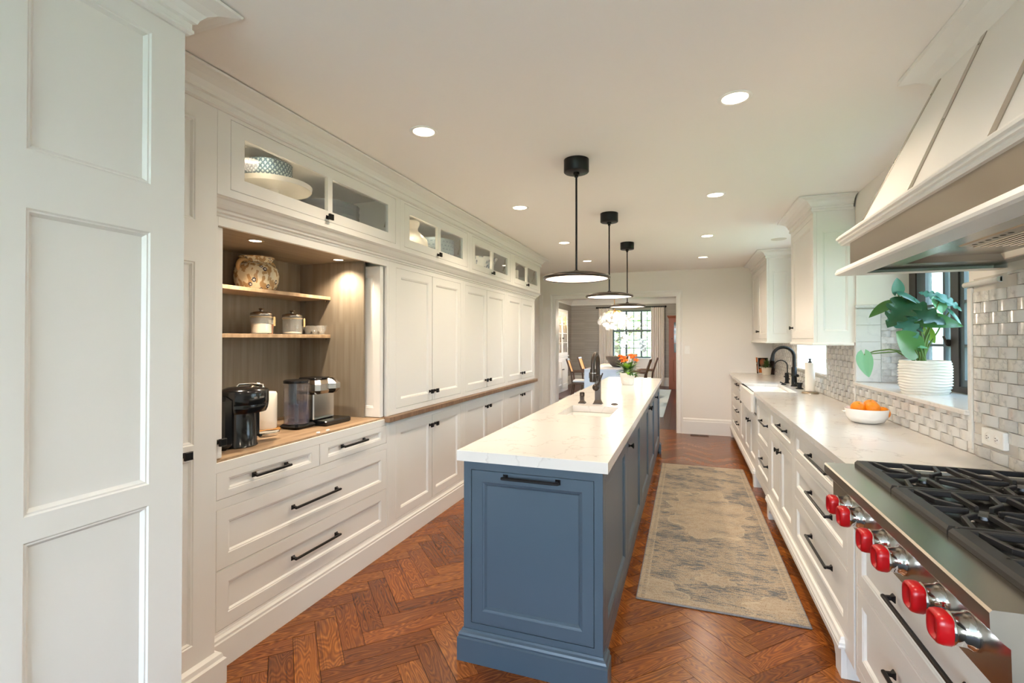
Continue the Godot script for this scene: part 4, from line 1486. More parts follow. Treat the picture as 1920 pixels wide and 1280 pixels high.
	var top := PackedVector2Array([Vector2(0.585, 7.688), Vector2(0.585, 5.985), Vector2(0.70, 5.93), Vector2(0.93, 5.93), Vector2(0.952, 5.90), Vector2(0.952, 5.06), Vector2(0.93, 5.035), Vector2(0.70, 5.035), Vector2(0.585, 4.995), Vector2(0.585, 2.22), Vector2(0.60, 2.16), Vector2(1.138, 2.16), Vector2(1.138, 7.688)])
	g2.x = Transform3D(Basis(Vector3.RIGHT, Vector3.FORWARD, Vector3.UP), Vector3(0, 0.884, 0))
	g2.prism(top, 0.031)
	solo("worktop", g2, mats["quartz"], "long white quartz worktop along the right wall with faint grey veins", "countertop")

	# apron sink
	var at := Vector3(0.76, 0.705, -5.49)
	t = thing("apron_sink", "white farmhouse apron sink set into the right worktop", "sink", at)
	g2 = G.new()
	g2.box(Vector3(0.563, 0.708, -5.982), Vector3(0.60, 0.908, -5.0), 0.016)
	part(t, "apron", g2, mats["sink_white"])
	g2 = G.new()
	g2.loft(Vector3(0.58, 0.8835, -5.03), Vector3.RIGHT, Vector3.FORWARD, 0.385, 0.905, [[0.0, 0.0], [0.014, 0.0], [0.025, -0.006], [0.035, -0.15], [0.055, -0.168]], false, true)
	g2.loft(Vector3(0.58, 0.8835, -5.03), Vector3.RIGHT, Vector3.FORWARD, 0.385, 0.905, [[0.03, -0.178], [0.0, 0.0]], true, false)
	part(t, "basin", g2, mats["sink_white"])

	# tall arched faucet and its companions
	at = Vector3(1.045, 0.915, -5.70)
	t = thing("bridge_faucet", "tall black gooseneck faucet behind the apron sink", "faucet", at)
	g2 = G.new()
	g2.lathe([Vector2(0, 0), Vector2(0.034, 0), Vector2(0.034, 0.006), Vector2(0.027, 0.012), Vector2(0.025, 0.10), Vector2(0.029, 0.105), Vector2(0.029, 0.125), Vector2(0.026, 0.13), Vector2(0.026, 0.195), Vector2(0.022, 0.20)], 20, at)
	part(t, "body", g2, mats["black_metal"])
	g2 = G.new()
	var pts := [at + Vector3(0, 0.195, 0)]
	for k in 15:
		var a := PI * k / 14.0 * 0.97
		pts.append(at + Vector3(-0.098 + 0.098 * cos(a), 0.305 + 0.098 * sin(a), 0.0))
	pts.append(at + Vector3(-0.203, 0.262, 0))
	g2.tube(pts, [0.0165, 0.0165, 0.0165, 0.0165, 0.0165, 0.0165, 0.0165, 0.0165, 0.0165, 0.0165, 0.0165, 0.0165, 0.0165, 0.0165, 0.0165, 0.018, 0.021], 14)
	part(t, "spout", g2, mats["black_metal"])
	g2 = G.new()
	g2.tube([at + Vector3(0, 0.113, 0.0), at + Vector3(0.03, 0.113, 0.03)], 0.015, 12)
	g2.tube([at + Vector3(0, 0.113, 0), at + Vector3(-0.02, 0.12, -0.17)], 0.006, 8)
	part(t, "side_lever", g2, mats["black_metal"])
	at = Vector3(1.045, 0.915, -6.09)
	t = thing("filter_tap", "small thin black arched tap left of the gooseneck faucet", "faucet", at)
	g2 = G.new()
	g2.lathe([Vector2(0, 0), Vector2(0.028, 0), Vector2(0.027, 0.008), Vector2(0.02, 0.012), Vector2(0.019, 0.06), Vector2(0.022, 0.065), Vector2(0.02, 0.115), Vector2(0, 0.118)], 16, at)
	g2.tube([at + Vector3(-0.03, 0.075, 0.0), at + Vector3(0.03, 0.045, 0.0)], 0.006, 8)
	part(t, "body", g2, mats["black_metal"])
	g2 = G.new()
	pts = [at + Vector3(0.006, 0.11, 0)]
	for k in 13:
		var a := PI * k / 12.0
		pts.append(at + Vector3(-0.058 + 0.064 * cos(a), 0.19 + 0.062 * sin(a), 0.0))
	pts.append(at + Vector3(-0.125, 0.165, 0))
	g2.tube(pts, 0.0062, 10)
	part(t, "spout", g2, mats["black_metal"])
	at = Vector3(1.04, 0.915, -5.42)
	g2 = G.new()
	g2.lathe([Vector2(0, 0), Vector2(0.036, 0), Vector2(0.034, 0.008), Vector2(0.02, 0.014), Vector2(0.02, 0.045), Vector2(0.027, 0.048), Vector2(0.026, 0.062), Vector2(0, 0.064)], 18, at)
	g2.tube([at + Vector3(0, 0.055, 0), at + Vector3(-0.045, 0.056, 0.0)], 0.007, 8)
	solo("black_soap_pump", g2, mats["black_metal"], "squat black soap pump between the gooseneck faucet and the paper towel", "soap dispenser")
	at = Vector3(0.97, 0.915, -5.86)
	g2 = G.new()
	g2.box(at + Vector3(-0.02, 0, -0.008), at + Vector3(0.03, 0.012, 0.008), 0.004)
	g2.tube([at + Vector3(0.015, 0.008, 0), at + Vector3(-0.03, 0.03, 0)], 0.006, 8)
	solo("sink_lever", g2, mats["black_metal"], "tiny black lever on the worktop left of the gooseneck faucet's foot", "lever")
	at = Vector3(1.043, 0.915, -5.007)
	t = thing("paper_towel_holder", "white paper towel roll on a nickel stand with a black finial", "paper towel", at)
	g2 = G.new()
	g2.lathe([Vector2(0, 0), Vector2(0.068, 0), Vector2(0.069, 0.006), Vector2(0.060, 0.016), Vector2(0.02, 0.021), Vector2(0, 0.021)], 28, at)
	part(t, "stand", g2, mats["nickel"])
	g2 = G.new()
	g2.lathe([Vector2(0.019, 0.022), Vector2(0.038, 0.022), Vector2(0.0385, 0.03), Vector2(0.0385, 0.27), Vector2(0.037, 0.275), Vector2(0.019, 0.275)], 28, at)
	part(t, "roll", g2, mats["paper"])
	g2 = G.new()
	g2.lathe([Vector2(0.008, 0.27), Vector2(0.014, 0.277), Vector2(0.014, 0.283), Vector2(0.006, 0.290), Vector2(0.006, 0.298), Vector2(0.011, 0.306), Vector2(0.009, 0.311), Vector2(0, 0.312)], 16, at)
	part(t, "finial", g2, mats["black_metal"], "black finial")

	# herb pot, cookbook, dark panel behind it
	at = Vector3(1.03, 0.915, -7.43)
	t = thing("herb_pot", "bushy green herb in a small pale concrete pot at the far corner", "potted plant", at)
	g2 = G.new()
	g2.lathe([Vector2(0, 0), Vector2(0.050, 0), Vector2(0.054, 0.006), Vector2(0.062, 0.095), Vector2(0.062, 0.102), Vector2(0.056, 0.102), Vector2(0.052, 0.085), Vector2(0, 0.083)], 24, at)
	part(t, "pot", g2, mat("concrete", rgb(214, 200, 178), 0.85))
	g2 = G.new()
	rng.seed = 21
	for k in 150:
		var a := rng.randf() * TAU
		var e := rng.randf_range(0.1, 1.5)
		g2.x = Transform3D(Basis(Vector3.UP, a) * Basis(Vector3.RIGHT, -e), at + Vector3(sin(a) * 0.045 * cos(e), 0.09 + 0.10 * rng.randf() * sin(e), cos(a) * 0.045 * cos(e)))
		g2.leaf(rng.randf_range(0.035, 0.06), 0.014, 0.3, 0.2, 0.0, 3)
	stuff(part(t, "leaves", g2, mats["herb_green"]))
	at = Vector3(0.985, 0.915, -7.63)
	t = thing("cookbook", "open upright cookbook with a dark food photograph leaning behind the herb pot", "book", at)
	g2 = G.new()
	g2.x = Transform3D(Basis(Vector3.UP, 0.25) * Basis(Vector3.RIGHT, -0.15), at)
	g2.box(Vector3(-0.06, 0, -0.008), Vector3(0.11, 0.24, 0.012), 0.002)
	part(t, "pages", g2, mats["paper"])
	g2 = G.new()
	g2.x = Transform3D(Basis(Vector3.UP, 0.25) * Basis(Vector3.RIGHT, -0.15), at)
	g2.q(Vector3(-0.03, 0.012, 0.0128), Vector3(0.104, 0.012, 0.0128), Vector3(0.104, 0.225, 0.0128), Vector3(-0.03, 0.225, 0.0128), Vector2(0, 1), Vector2(1, 1), Vector2(1, 0), Vector2(0, 0))
	g2.box(Vector3(-0.056, 0.004, 0.0121), Vector3(-0.036, 0.23, 0.0127))
	part(t, "cover_print", g2, mats["cover"], "dark printed photograph")
	g2 = G.new()
	g2.x = Transform3D(Basis(Vector3.UP, -1.2) * Basis(Vector3.RIGHT, -0.12), Vector3(1.11, 0.915, -7.56))
	g2.box(Vector3(-0.07, 0, -0.006), Vector3(0.07, 0.23, 0.006), 0.003)
	solo("dark_tray", g2, mats["black_metal"], "thin dark tray standing against the tiles right of the herb pot", "tray")

	# bowl of oranges
	at = Vector3(0.985, 0.915, -3.36)
	t = thing("fruit_bowl", "wide white bowl holding oranges on the right worktop", "bowl", at)
	g2 = G.new()
	g2.lathe([Vector2(0, 0.0), Vector2(0.055, 0.0), Vector2(0.085, 0.012), Vector2(0.103, 0.04), Vector2(0.108, 0.078), Vector2(0.108, 0.084), Vector2(0.104, 0.084), Vector2(0.098, 0.045), Vector2(0.08, 0.018), Vector2(0, 0.008)], 44, at)
	part(t, "bowl_body", g2, mats["sink_white"])
	g2 = G.new()
	g2.box(at + Vector3(-0.12, 0.062, -0.012), at + Vector3(-0.104, 0.067, 0.012), 0.002)
	part(t, "lug", g2, mats["sink_white"])
	var spots := [[Vector3(-0.045, 0.088, 0.015), "leftmost in the bowl"], [Vector3(0.02, 0.090, 0.035), "in front at the middle of the bowl"], [Vector3(0.03, 0.096, -0.03), "tallest one at the back of the bowl"], [Vector3(0.072, 0.062, 0.02), "low at the right rim of the bowl"], [Vector3(-0.018, 0.062, -0.055), "half hidden behind the left one"]]
	g2 = G.new()
	g2.ball(Vector3.ZERO, Vector3(0.038, 0.036, 0.038), 24, 16)
	var om := g2.mesh()
	var g3 := G.new()
	g3.lathe([Vector2(0, 0.0365), Vector2(0.0035, 0.036), Vector2(0.003, 0.0345), Vector2(0, 0.034)], 8)
	var sm := g3.mesh()
	for s in spots:
		var o := thing("orange_fruit", "bright orange, " + s[1], "orange", at + s[0], "oranges in the white bowl")
		inst(o, "peel", om, mats["orange_peel"])
		inst(o, "stem_end", sm, mats["stem_green"])
		o.rotation = Vector3(0.7 * sin(s[0].x * 90.0), s[0].z * 40.0, 0.8 * cos(s[0].z * 70.0))

	build_range()
	build_hood()
	build_wall_cabinets()


func build_range() -> void:
	var za := -1.076
	var zb := -2.15
	var t := thing("gas_range", "stainless steel gas range top with red knobs and black grates", "range", Vector3(0.82, 0.76, (za + zb) / 2))
	# side profile in (x, y): bullnose, cove, control panel
	var prof := PackedVector2Array([Vector2(0.494, 0.896), Vector2(0.493, 0.926), Vector2(0.497, 0.931), Vector2(0.60, 0.934), Vector2(0.60, 0.926), Vector2(1.13, 0.926), Vector2(1.13, 0.765), Vector2(0.53, 0.765), Vector2(0.524, 0.77), Vector2(0.522, 0.868), Vector2(0.512, 0.876), Vector2(0.50, 0.889)])
	var g := G.new()
	g.x = Transform3D(Basis(Vector3.RIGHT, Vector3.UP, Vector3.BACK), Vector3(0, 0, zb))
	g.prism(prof, za - zb)
	part(t, "body", g, mats["steel"])
	g = G.new()
	g.box(Vector3(0.575, 0.9262, zb + 0.02), Vector3(1.115, 0.930, za - 0.02), 0.001)
	part(t, "burner_pan", g, mats["enamel_black"])
	var f := Transform3D(Basis(Vector3(0, 0, 1), Vector3.UP, Vector3(-1, 0, 0)), Vector3.ZERO)
	var turn := Basis(Vector3.RIGHT, Vector3(0, 0, 1), Vector3(0, -1, 0))
	for z in [-1.962, -1.842, -1.644, -1.524, -1.322, -1.204]:
		var o := Vector3(0.522, 0.829, z)
		g = G.new()
		g.x = Transform3D(f.basis * turn, o)
		g.lathe([Vector2(0.036, -0.001), Vector2(0.036, 0.004), Vector2(0.032, 0.008), Vector2(0.030, 0.030), Vector2(0.032, 0.033), Vector2(0.030, 0.036), Vector2(0, 0.036)], 28)
		var bez := part(t, "knob_bezel", g, mats["chrome"], "chrome bezel")
		g = G.new()
		g.x = Transform3D(f.basis, o)
		var rs := []
		for lv in [[0.92, 0.034], [1.0, 0.038], [1.0, 0.050], [0.94, 0.058], [0.80, 0.062]]:
			rs.append(knob_ring(lv[0] * 0.029, lv[0] * 0.031, lv[1], 0.0))
		rs.append(knob_ring(0.015, 0.023, 0.060, 0.0))
		rs.append(knob_ring(0.010, 0.018, 0.054, 0.0))
		g.rings(rs)
		part(bez, "knob", g, mats["red_knob"], "red control knob")
	# three grates, each over two burners
	for k in 3:
		var z0 := -2.118 + 0.34 * k
		var z1 := z0 + 0.334
		g = G.new()
		var y0 := 0.934
		var y1 := 0.955
		g.loft(Vector3(0.583, y0, z1), Vector3.RIGHT, Vector3.FORWARD, 0.042, z1 - z0, [[0.0, 0.0], [0.0, 0.012], [0.006, y1 - y0]])
		g.box(Vector3(1.09, y0, z0), Vector3(1.11, y1, z1), 0.003)
		g.box(Vector3(0.60, y0 + 0.004, z0), Vector3(1.10, y1, z0 + 0.014), 0.003)
		g.box(Vector3(0.60, y0 + 0.004, z1 - 0.014), Vector3(1.10, y1, z1), 0.003)
		g.box(Vector3(0.848, y0 + 0.004, z0 + 0.01), Vector3(0.858, y1, z1 - 0.01), 0.002)
		for c in [Vector3(0.728, 0, (z0 + z1) / 2), Vector3(0.975, 0, (z0 + z1) / 2)]:
			for a in 8:
				var d := Vector3(cos(a * PI / 4), 0, sin(a * PI / 4))
				var reach := 0.118 if a % 4 == 0 else 0.155 if a % 2 == 0 else 0.165
				if a % 2 == 1:
					# bent fingers run out to the long bars
					var k0: Vector3 = c + d * 0.045
					var k1: Vector3 = c + d * 0.10
					var k2 := Vector3(k1.x + 0.018 * signf(d.x), 0, z1 - 0.01 if d.z > 0 else z0 + 0.01)
					finger(g, k0, k1, y0 + 0.006, y1)
					finger(g, k1, k2, y0 + 0.006, y1)
				else:
					finger(g, c + d * 0.034, c + d * reach, y0 + 0.006, y1)
		var gr := part(t, "grate", g, mats["cast_iron"], "black cast-iron grate")
		for c in [0.728, 0.975]:
			g = G.new()
			g.lathe([Vector2(0, 0.930), Vector2(0.048, 0.930), Vector2(0.044, 0.934), Vector2(0.032, 0.936), Vector2(0.030, 0.944), Vector2(0, 0.945)], 24, Vector3(c, 0, (z0 + z1) / 2))
			part(gr, "burner_cap", g, mats["enamel_black"])


func finger(g: G, a: Vector3, b: Vector3, y0: float, y1: float) -> void:
	var d := (b - a).normalized()
	var s := d.cross(Vector3.UP) * 0.0055
	var keep := g.x
	g.x = Transform3D(Basis(d, Vector3.UP, d.cross(Vector3.UP)), Vector3(a.x, 0, a.z))
	g.box(Vector3(-0.003, y0, -0.0055), Vector3((b - a).length() + 0.003, y1, 0.0055), 0.002)
	g.x = keep


func build_hood() -> void:
	var zf := -2.415
	var zn := -0.80
	var t := thing("range_hood", "big white sloped range hood with steel band and metal straps", "range hood", Vector3(0.85, 1.66, (zf + zn) / 2))
	# sloped body
	var g := G.new()
	var b := [Vector3(0.655, 1.825, zf + 0.045), Vector3(0.655, 1.825, zn - 0.045), Vector3(1.13, 1.825, zn - 0.045), Vector3(1.13, 1.825, zf + 0.045)]
	var u := [Vector3(0.885, 2.36, zf + 0.20), Vector3(0.885, 2.36, zn - 0.20), Vector3(1.13, 2.36, zn - 0.20), Vector3(1.13, 2.36, zf + 0.20)]
	for i in 4:
		g.q(b[i], b[(i + 1) % 4], u[(i + 1) % 4], u[i])
	g.q(b[3], b[2], b[1], b[0])
	g.q(u[0], u[1], u[2], u[3])
	part(t, "body", g, mats["cabinet_paint"])
	# straps with rivets
	var slope: Vector3 = (u[0] - b[0])
	var nrm := Vector3(-0.535, 0.23, 0).normalized()
	for k in 4:
		var z0: float = [zf + 0.047, -1.898, -1.45, -0.98][k]
		var z1: float = [zf + 0.202, -1.93, -1.50, -1.12][k]
		g = G.new()
		var p0 := Vector3(0.655, 1.825, z0)
		var p1 := Vector3(0.885, 2.36, z1)
		var along := (p1 - p0).normalized()
		var across := along.cross(nrm).normalized()
		var side := 0.016 if k > 0 else 0.012
		g.x = Transform3D(Basis(across, along, across.cross(along)), p0)
		var front := 1.0 if across.cross(along).dot(nrm) > 0 else -1.0
		g.box(Vector3(-side, 0, 0), Vector3(side, (p1 - p0).length(), 0.003 * front), 0.001)
		var st := part(t, "strap", g, mats["steel"], "steel strap")
		g.v.clear(); g.n.clear(); g.u.clear()
		for r in [0.05, 0.3, 0.55]:
			g.ball(Vector3(0, r, 0.003 * front), Vector3(0.004, 0.004, 0.002), 10, 6)
		part(st, "rivet", g, mats["steel"])
	# trims
	g = G.new()
	g.mould([Vector3(1.13, 0, zf + 0.03), Vector3(0.63, 0, zf + 0.03), Vector3(0.63, 0, zn - 0.03), Vector3(1.13, 0, zn - 0.03)], [Vector2(-0.03, 1.793), Vector2(0.012, 1.793), Vector2(0.016, 1.799), Vector2(0.016, 1.805), Vector2(0.022, 1.808), Vector2(0.022, 1.815), Vector2(0.028, 1.819), Vector2(0.029, 1.826), Vector2(0.02, 1.836), Vector2(0.0, 1.840), Vector2(-0.03, 1.840)])
	part(t, "upper_trim", g, mats["cabinet_paint"])
	g = G.new()
	g.mould([Vector3(1.13, 0, zf + 0.03), Vector3(0.63, 0, zf + 0.03), Vector3(0.63, 0, zn - 0.03), Vector3(1.13, 0, zn - 0.03)], [Vector2(-0.055, 1.668), Vector2(0.02, 1.668), Vector2(0.030, 1.672), Vector2(0.032, 1.680), Vector2(0.026, 1.694), Vector2(0.0, 1.704), Vector2(-0.055, 1.704)])
	part(t, "lower_trim", g, mats["cabinet_paint"])
	# steel band, rounded at its corners
	g = G.new()
	var path := [Vector3(1.13, 0, zf + 0.032)]
	for k in 7:
		var a := PI / 2 * k / 6
		path.append(Vector3(0.69 - 0.06 * sin(a), 0, zf + 0.092 - 0.06 * cos(a)))
	for k in 7:
		var a := PI / 2 * k / 6
		path.append(Vector3(0.69 - 0.06 * cos(a), 0, zn - 0.092 + 0.06 * sin(a)))
	path.append(Vector3(1.13, 0, zn - 0.032))
	g.mould(path, [Vector2(-0.02, 1.70), Vector2(0.0, 1.70), Vector2(0.0, 1.80), Vector2(-0.02, 1.80)])
	part(t, "steel_band", g, mats["steel"], "polished steel band")
	# steel liner with a sunken well, lamps and baffles
	g = G.new()
	g.paneled(Vector3(0.668, 1.684, zf + 0.035), Vector3.RIGHT, Vector3.BACK, 0.46, zn - zf - 0.07, 0.02, [[0.11, 0.16, 0.40, zn - zf - 0.23]], [[0.0, 0.0], [0.002, -0.003], [0.05, -0.05]])
	part(t, "liner", g, mats["steel"], "steel hood liner")
	g = G.new()
	for k in 9:
		g.box(Vector3(0.86 + 0.018 * k, 1.69, -1.95), Vector3(0.868 + 0.018 * k, 1.70, -1.05), 0.002)
	part(t, "baffle", g, mats["steel"])
	g = G.new()
	g.box(Vector3(0.80, 1.688, -1.90), Vector3(0.85, 1.696, -1.10), 0.004)
	var rail := part(t, "control_rail", g, mats["nickel"])
	g = G.new()
	for k in 6:
		g.lathe([Vector2(0, 1.6875), Vector2(0.007, 1.6875), Vector2(0.006, 1.6885)], 10, Vector3(0.825, 0, -1.86 + 0.035 * k))
	part(rail, "control_hole", g, mats["gap_dark"])
	g = G.new()
	g.mould([Vector3(1.13, 0, zf + 0.15), Vector3(0.905, 0, zf + 0.15), Vector3(0.905, 0, zn - 0.15), Vector3(1.13, 0, zn - 0.15)], [Vector2(-0.03, 2.315), Vector2(0.012, 2.315), Vector2(0.018, 2.325), Vector2(0.010, 2.335), Vector2(0.010, 2.36), Vector2(0.016, 2.364), Vector2(0.03, 2.385), Vector2(0.055, 2.405), Vector2(0.085, 2.415), Vector2(0.10, 2.42), Vector2(0.10, 2.438), Vector2(-0.03, 2.438)])
	part(t, "crown_moulding", g, mats["cabinet_paint"])


func build_wall_cabinets() -> void:
	# [front x, near z, far z, knob]
	for k in 2:
		var za: float = [-4.13, -6.345][k]
		var zb: float = [-4.93, -7.685][k]
		var X: float = [0.885, 0.885][k]
		var t := thing("right_wall_cabinet", ["tall white wall cabinet nearer the range hood, above the paper towel", "tall white wall cabinet in the far right corner, above the herb pot"][k], "cabinet", Vector3(1.02, 1.35, (za + zb) / 2), "white wall cabinets on the right")
		var g := G.new()
		g.box(Vector3(X + 0.022, 1.375, zb), Vector3(1.137, 2.36, za - 0.021))
		part(t, "body", g, mats["cabinet_paint"])
		g = G.new()
		g.paneled(Vector3(X + 0.0225, 1.375, za), Vector3.RIGHT, Vector3.UP, 1.1265 - X, 0.985, 0.021, [[0.04, 0.085, 0.195, 0.82]], [[0.0, 0.0], [0.004, -0.003], [0.007, -0.003], [0.012, -0.010]])
		part(t, "end_panel", g, mats["cabinet_paint"])
		g = G.new()
		var edge := 0.03
		var doors := [[za - edge, zb + edge]] if k == 0 else [[za - edge, (za + zb) / 2], [(za + zb) / 2, zb + edge]]
		var holes := []
		for d in doors:
			holes.append([d[1] - zb, 0.03, d[0] - zb, 0.93])
		g.paneled(Vector3(X, 1.375, zb), Vector3.BACK, Vector3.UP, za - zb, 0.985, 0.022, holes, RECESS, true)
		part(t, "face_frame", g, mats["cabinet_paint"])
		for i in doors.size():
			var d = doors[i]
			g = G.new()
			var w: float = d[0] - d[1] - 0.004
			g.paneled(Vector3(X, 1.407, d[1] + 0.002), Vector3.BACK, Vector3.UP, w, 0.896, 0.02, [[0.058, 0.058, w - 0.058, 0.838]], RECESS)
			var p := part(t, "door", g, mats["cabinet_paint"])
			round_knob(p, frame_at(-1, X, 1.50, d[1] + 0.035 if (k == 0 or i == 0) else d[0] - 0.035))
		g = G.new()
		var around := [Vector3(X, 0, zb), Vector3(X, 0, za), Vector3(1.137, 0, za)]
		g.mould(around, [Vector2(-0.03, 1.355), Vector2(0.008, 1.355), Vector2(0.014, 1.36), Vector2(0.014, 1.367), Vector2(0.004, 1.377), Vector2(-0.03, 1.377)])
		part(t, "bottom_trim", g, mats["cabinet_paint"])
		g = G.new()
		g.mould(around, crown(2.342))
		part(t, "crown_moulding", g, mats["cabinet_paint"])


# a squarish outline with bowed sides
func knob_ring(a: float, b: float, z: float, shift: float) -> Array:
	var r := []
	for k in 28:
		var t := TAU * k / 28.0
		var c := cos(t)
		var s := sin(t)
		r.append(Vector3(a * signf(c) * pow(absf(c), 0.62) + shift, b * signf(s) * pow(absf(s), 0.62), z))
	return r


func slab(g: G, x0: float, x1: float, y0: float, y1: float, z0: float, z1: float) -> void:
	g.box(Vector3(x0, y0, z0), Vector3(x1, y1, z1))


func build_shell() -> void:
	# floors
	var g := G.new()
	slab(g, -3.7, 1.75, -0.15, -0.012, -15.5, 3.3)
	slab(g, -3.2, 1.75, -0.012, -0.001, -0.95, 3.3)
	var fl := struct("floor", g, mats["gap_dark"])
	build_herringbone(fl)
	build_dining_boards(fl)

	g = G.new()
	slab(g, -3.2, 1.75, CEIL, CEIL + 0.15, -7.70, 3.3)
	struct("ceiling", g, mats["ceiling_paint"])
	g = G.new()
	slab(g, -3.7, 1.3, 2.66, 2.8, -15.5, -7.86)
	struct("ceiling_dining", g, mats["ceiling_paint"])

	# left wall, with a return behind the end of the cupboards
	g = G.new()
	slab(g, -3.2, -2.6, -0.1, 2.5, -6.11, 3.3)
	slab(g, -3.2, -2.28, -0.1, 2.5, ZB, -6.11)
	struct("wall_left", g, mats["wall_paint"])
	# wall to the dining room, round a wide opening
	g = G.new()
	slab(g, -3.2, -2.014, -0.1, 2.5, ZB - 0.17, ZB)
	slab(g, -0.131, 1.75, -0.1, 2.5, ZB - 0.17, ZB)
	slab(g, -2.014, -0.131, 2.059, 2.5, ZB - 0.17, ZB)
	struct("wall_back", g, mats["wall_paint"])
	# wall behind the camera, with a broad garden window
	g = G.new()
	slab(g, -3.2, -1.9, -0.1, 2.5, 3.0, 3.3)
	slab(g, 1.0, 1.75, -0.1, 2.5, 3.0, 3.3)
	slab(g, -1.9, 1.0, -0.1, 0.55, 3.0, 3.3)
	slab(g, -1.9, 1.0, 2.25, 2.5, 3.0, 3.3)
	struct("wall_front", g, mats["wall_paint"])
	g = G.new()
	g.paneled(Vector3(-1.9, 0.55, 3.12), Vector3.RIGHT, Vector3.UP, 2.9, 1.70, 0.06, [[0.06, 0.06, 0.95, 1.64], [1.0, 0.06, 1.90, 1.64], [1.95, 0.06, 2.84, 1.64]], RECESS, true)
	var wf := struct("window_3", g, mats["window_black"])
	for k in 3:
		g = G.new()
		slab(g, -1.84 + 0.945 * k, -0.95 + 0.95 * k, 0.61, 2.19, 3.085, 3.09)
		part(wf, "pane", g, mats["pane"])

	build_tiled_wall()

	# casing of the opening, corner board, skirtings, floor register, switch
	g = G.new()
	var cas := [Vector2(0.0, 0.0), Vector2(0.0, 0.018), Vector2(0.012, 0.020), Vector2(0.022, 0.014), Vector2(0.06, 0.014), Vector2(0.072, 0.024), Vector2(0.095, 0.026), Vector2(0.095, 0.0)]
	casing(g, -2.0, -0.145, 2.045, ZB, cas)
	struct("trim_4", g, mats["trim_paint"])
	g = G.new()
	slab(g, -2.0135, -2.0, 0.0, 2.045, ZB - 0.175, ZB + 0.003)
	slab(g, -0.145, -0.1315, 0.0, 2.045, ZB - 0.175, ZB + 0.003)
	slab(g, -2.0135, -0.1315, 2.045, 2.0585, ZB - 0.175, ZB + 0.003)
	slab(g, -2.28, -2.222, 0.0, 2.12, ZB, ZB + 0.02)
	struct("trim_5", g, mats["trim_paint"])
	var sk := [Vector2(0, 0), Vector2(0.018, 0), Vector2(0.018, 0.185), Vector2(0.013, 0.20), Vector2(0.015, 0.212), Vector2(0.008, 0.225), Vector2(0.0, 0.235)]
	g = G.new()
	g.mould([Vector3(-0.05, 0, ZB), Vector3(0.63, 0, ZB)], sk)
	struct("baseboard_back", g, mats["trim_paint"])
	g = G.new()
	slab(g, 0.05, 0.30, 0.0005, 0.004, ZB + 0.06, ZB + 0.17)
	var reg := solo("floor_register", g, mats["register_metal"], "brown slotted floor register in the boards by the far wall", "floor vent")
	g = G.new()
	for k in 17:
		if k != 8:
			slab(g, 0.062 + 0.0133 * k, 0.069 + 0.0133 * k, 0.0042, 0.0047, ZB + 0.075, ZB + 0.155)
	part(reg, "slot", g, mats["gap_dark"])
	g = G.new()
	g.box(Vector3(-0.025, 1.185, ZB), Vector3(0.05, 1.305, ZB + 0.007), 0.003)
	var sw := solo("light_switch", g, mats["plate_white"], "white light switch plate on the wall right of the dining room opening", "light switch")
	g = G.new()
	g.box(Vector3(0.006, 1.232, ZB + 0.007), Vector3(0.019, 1.258, ZB + 0.015), 0.002)
	part(sw, "toggle", g, mats["plate_white"])

	build_dining_shell()


func casing(g: G, x0: float, x1: float, y1: float, z: float, prof: Array) -> void:
	# mitred round three sides of an opening in a wall that looks to +z
	for i in range(prof.size() - 1):
		var a: Vector2 = prof[i]
		var b: Vector2 = prof[i + 1]
		var pa := [Vector3(x0 - a.x, 0, z + a.y), Vector3(x0 - a.x, y1 + a.x, z + a.y), Vector3(x1 + a.x, y1 + a.x, z + a.y), Vector3(x1 + a.x, 0, z + a.y)]
		var pb := [Vector3(x0 - b.x, 0, z + b.y), Vector3(x0 - b.x, y1 + b.x, z + b.y), Vector3(x1 + b.x, y1 + b.x, z + b.y), Vector3(x1 + b.x, 0, z + b.y)]
		for k in 3:
			g.q(pa[k], pa[k + 1], pb[k + 1], pb[k])


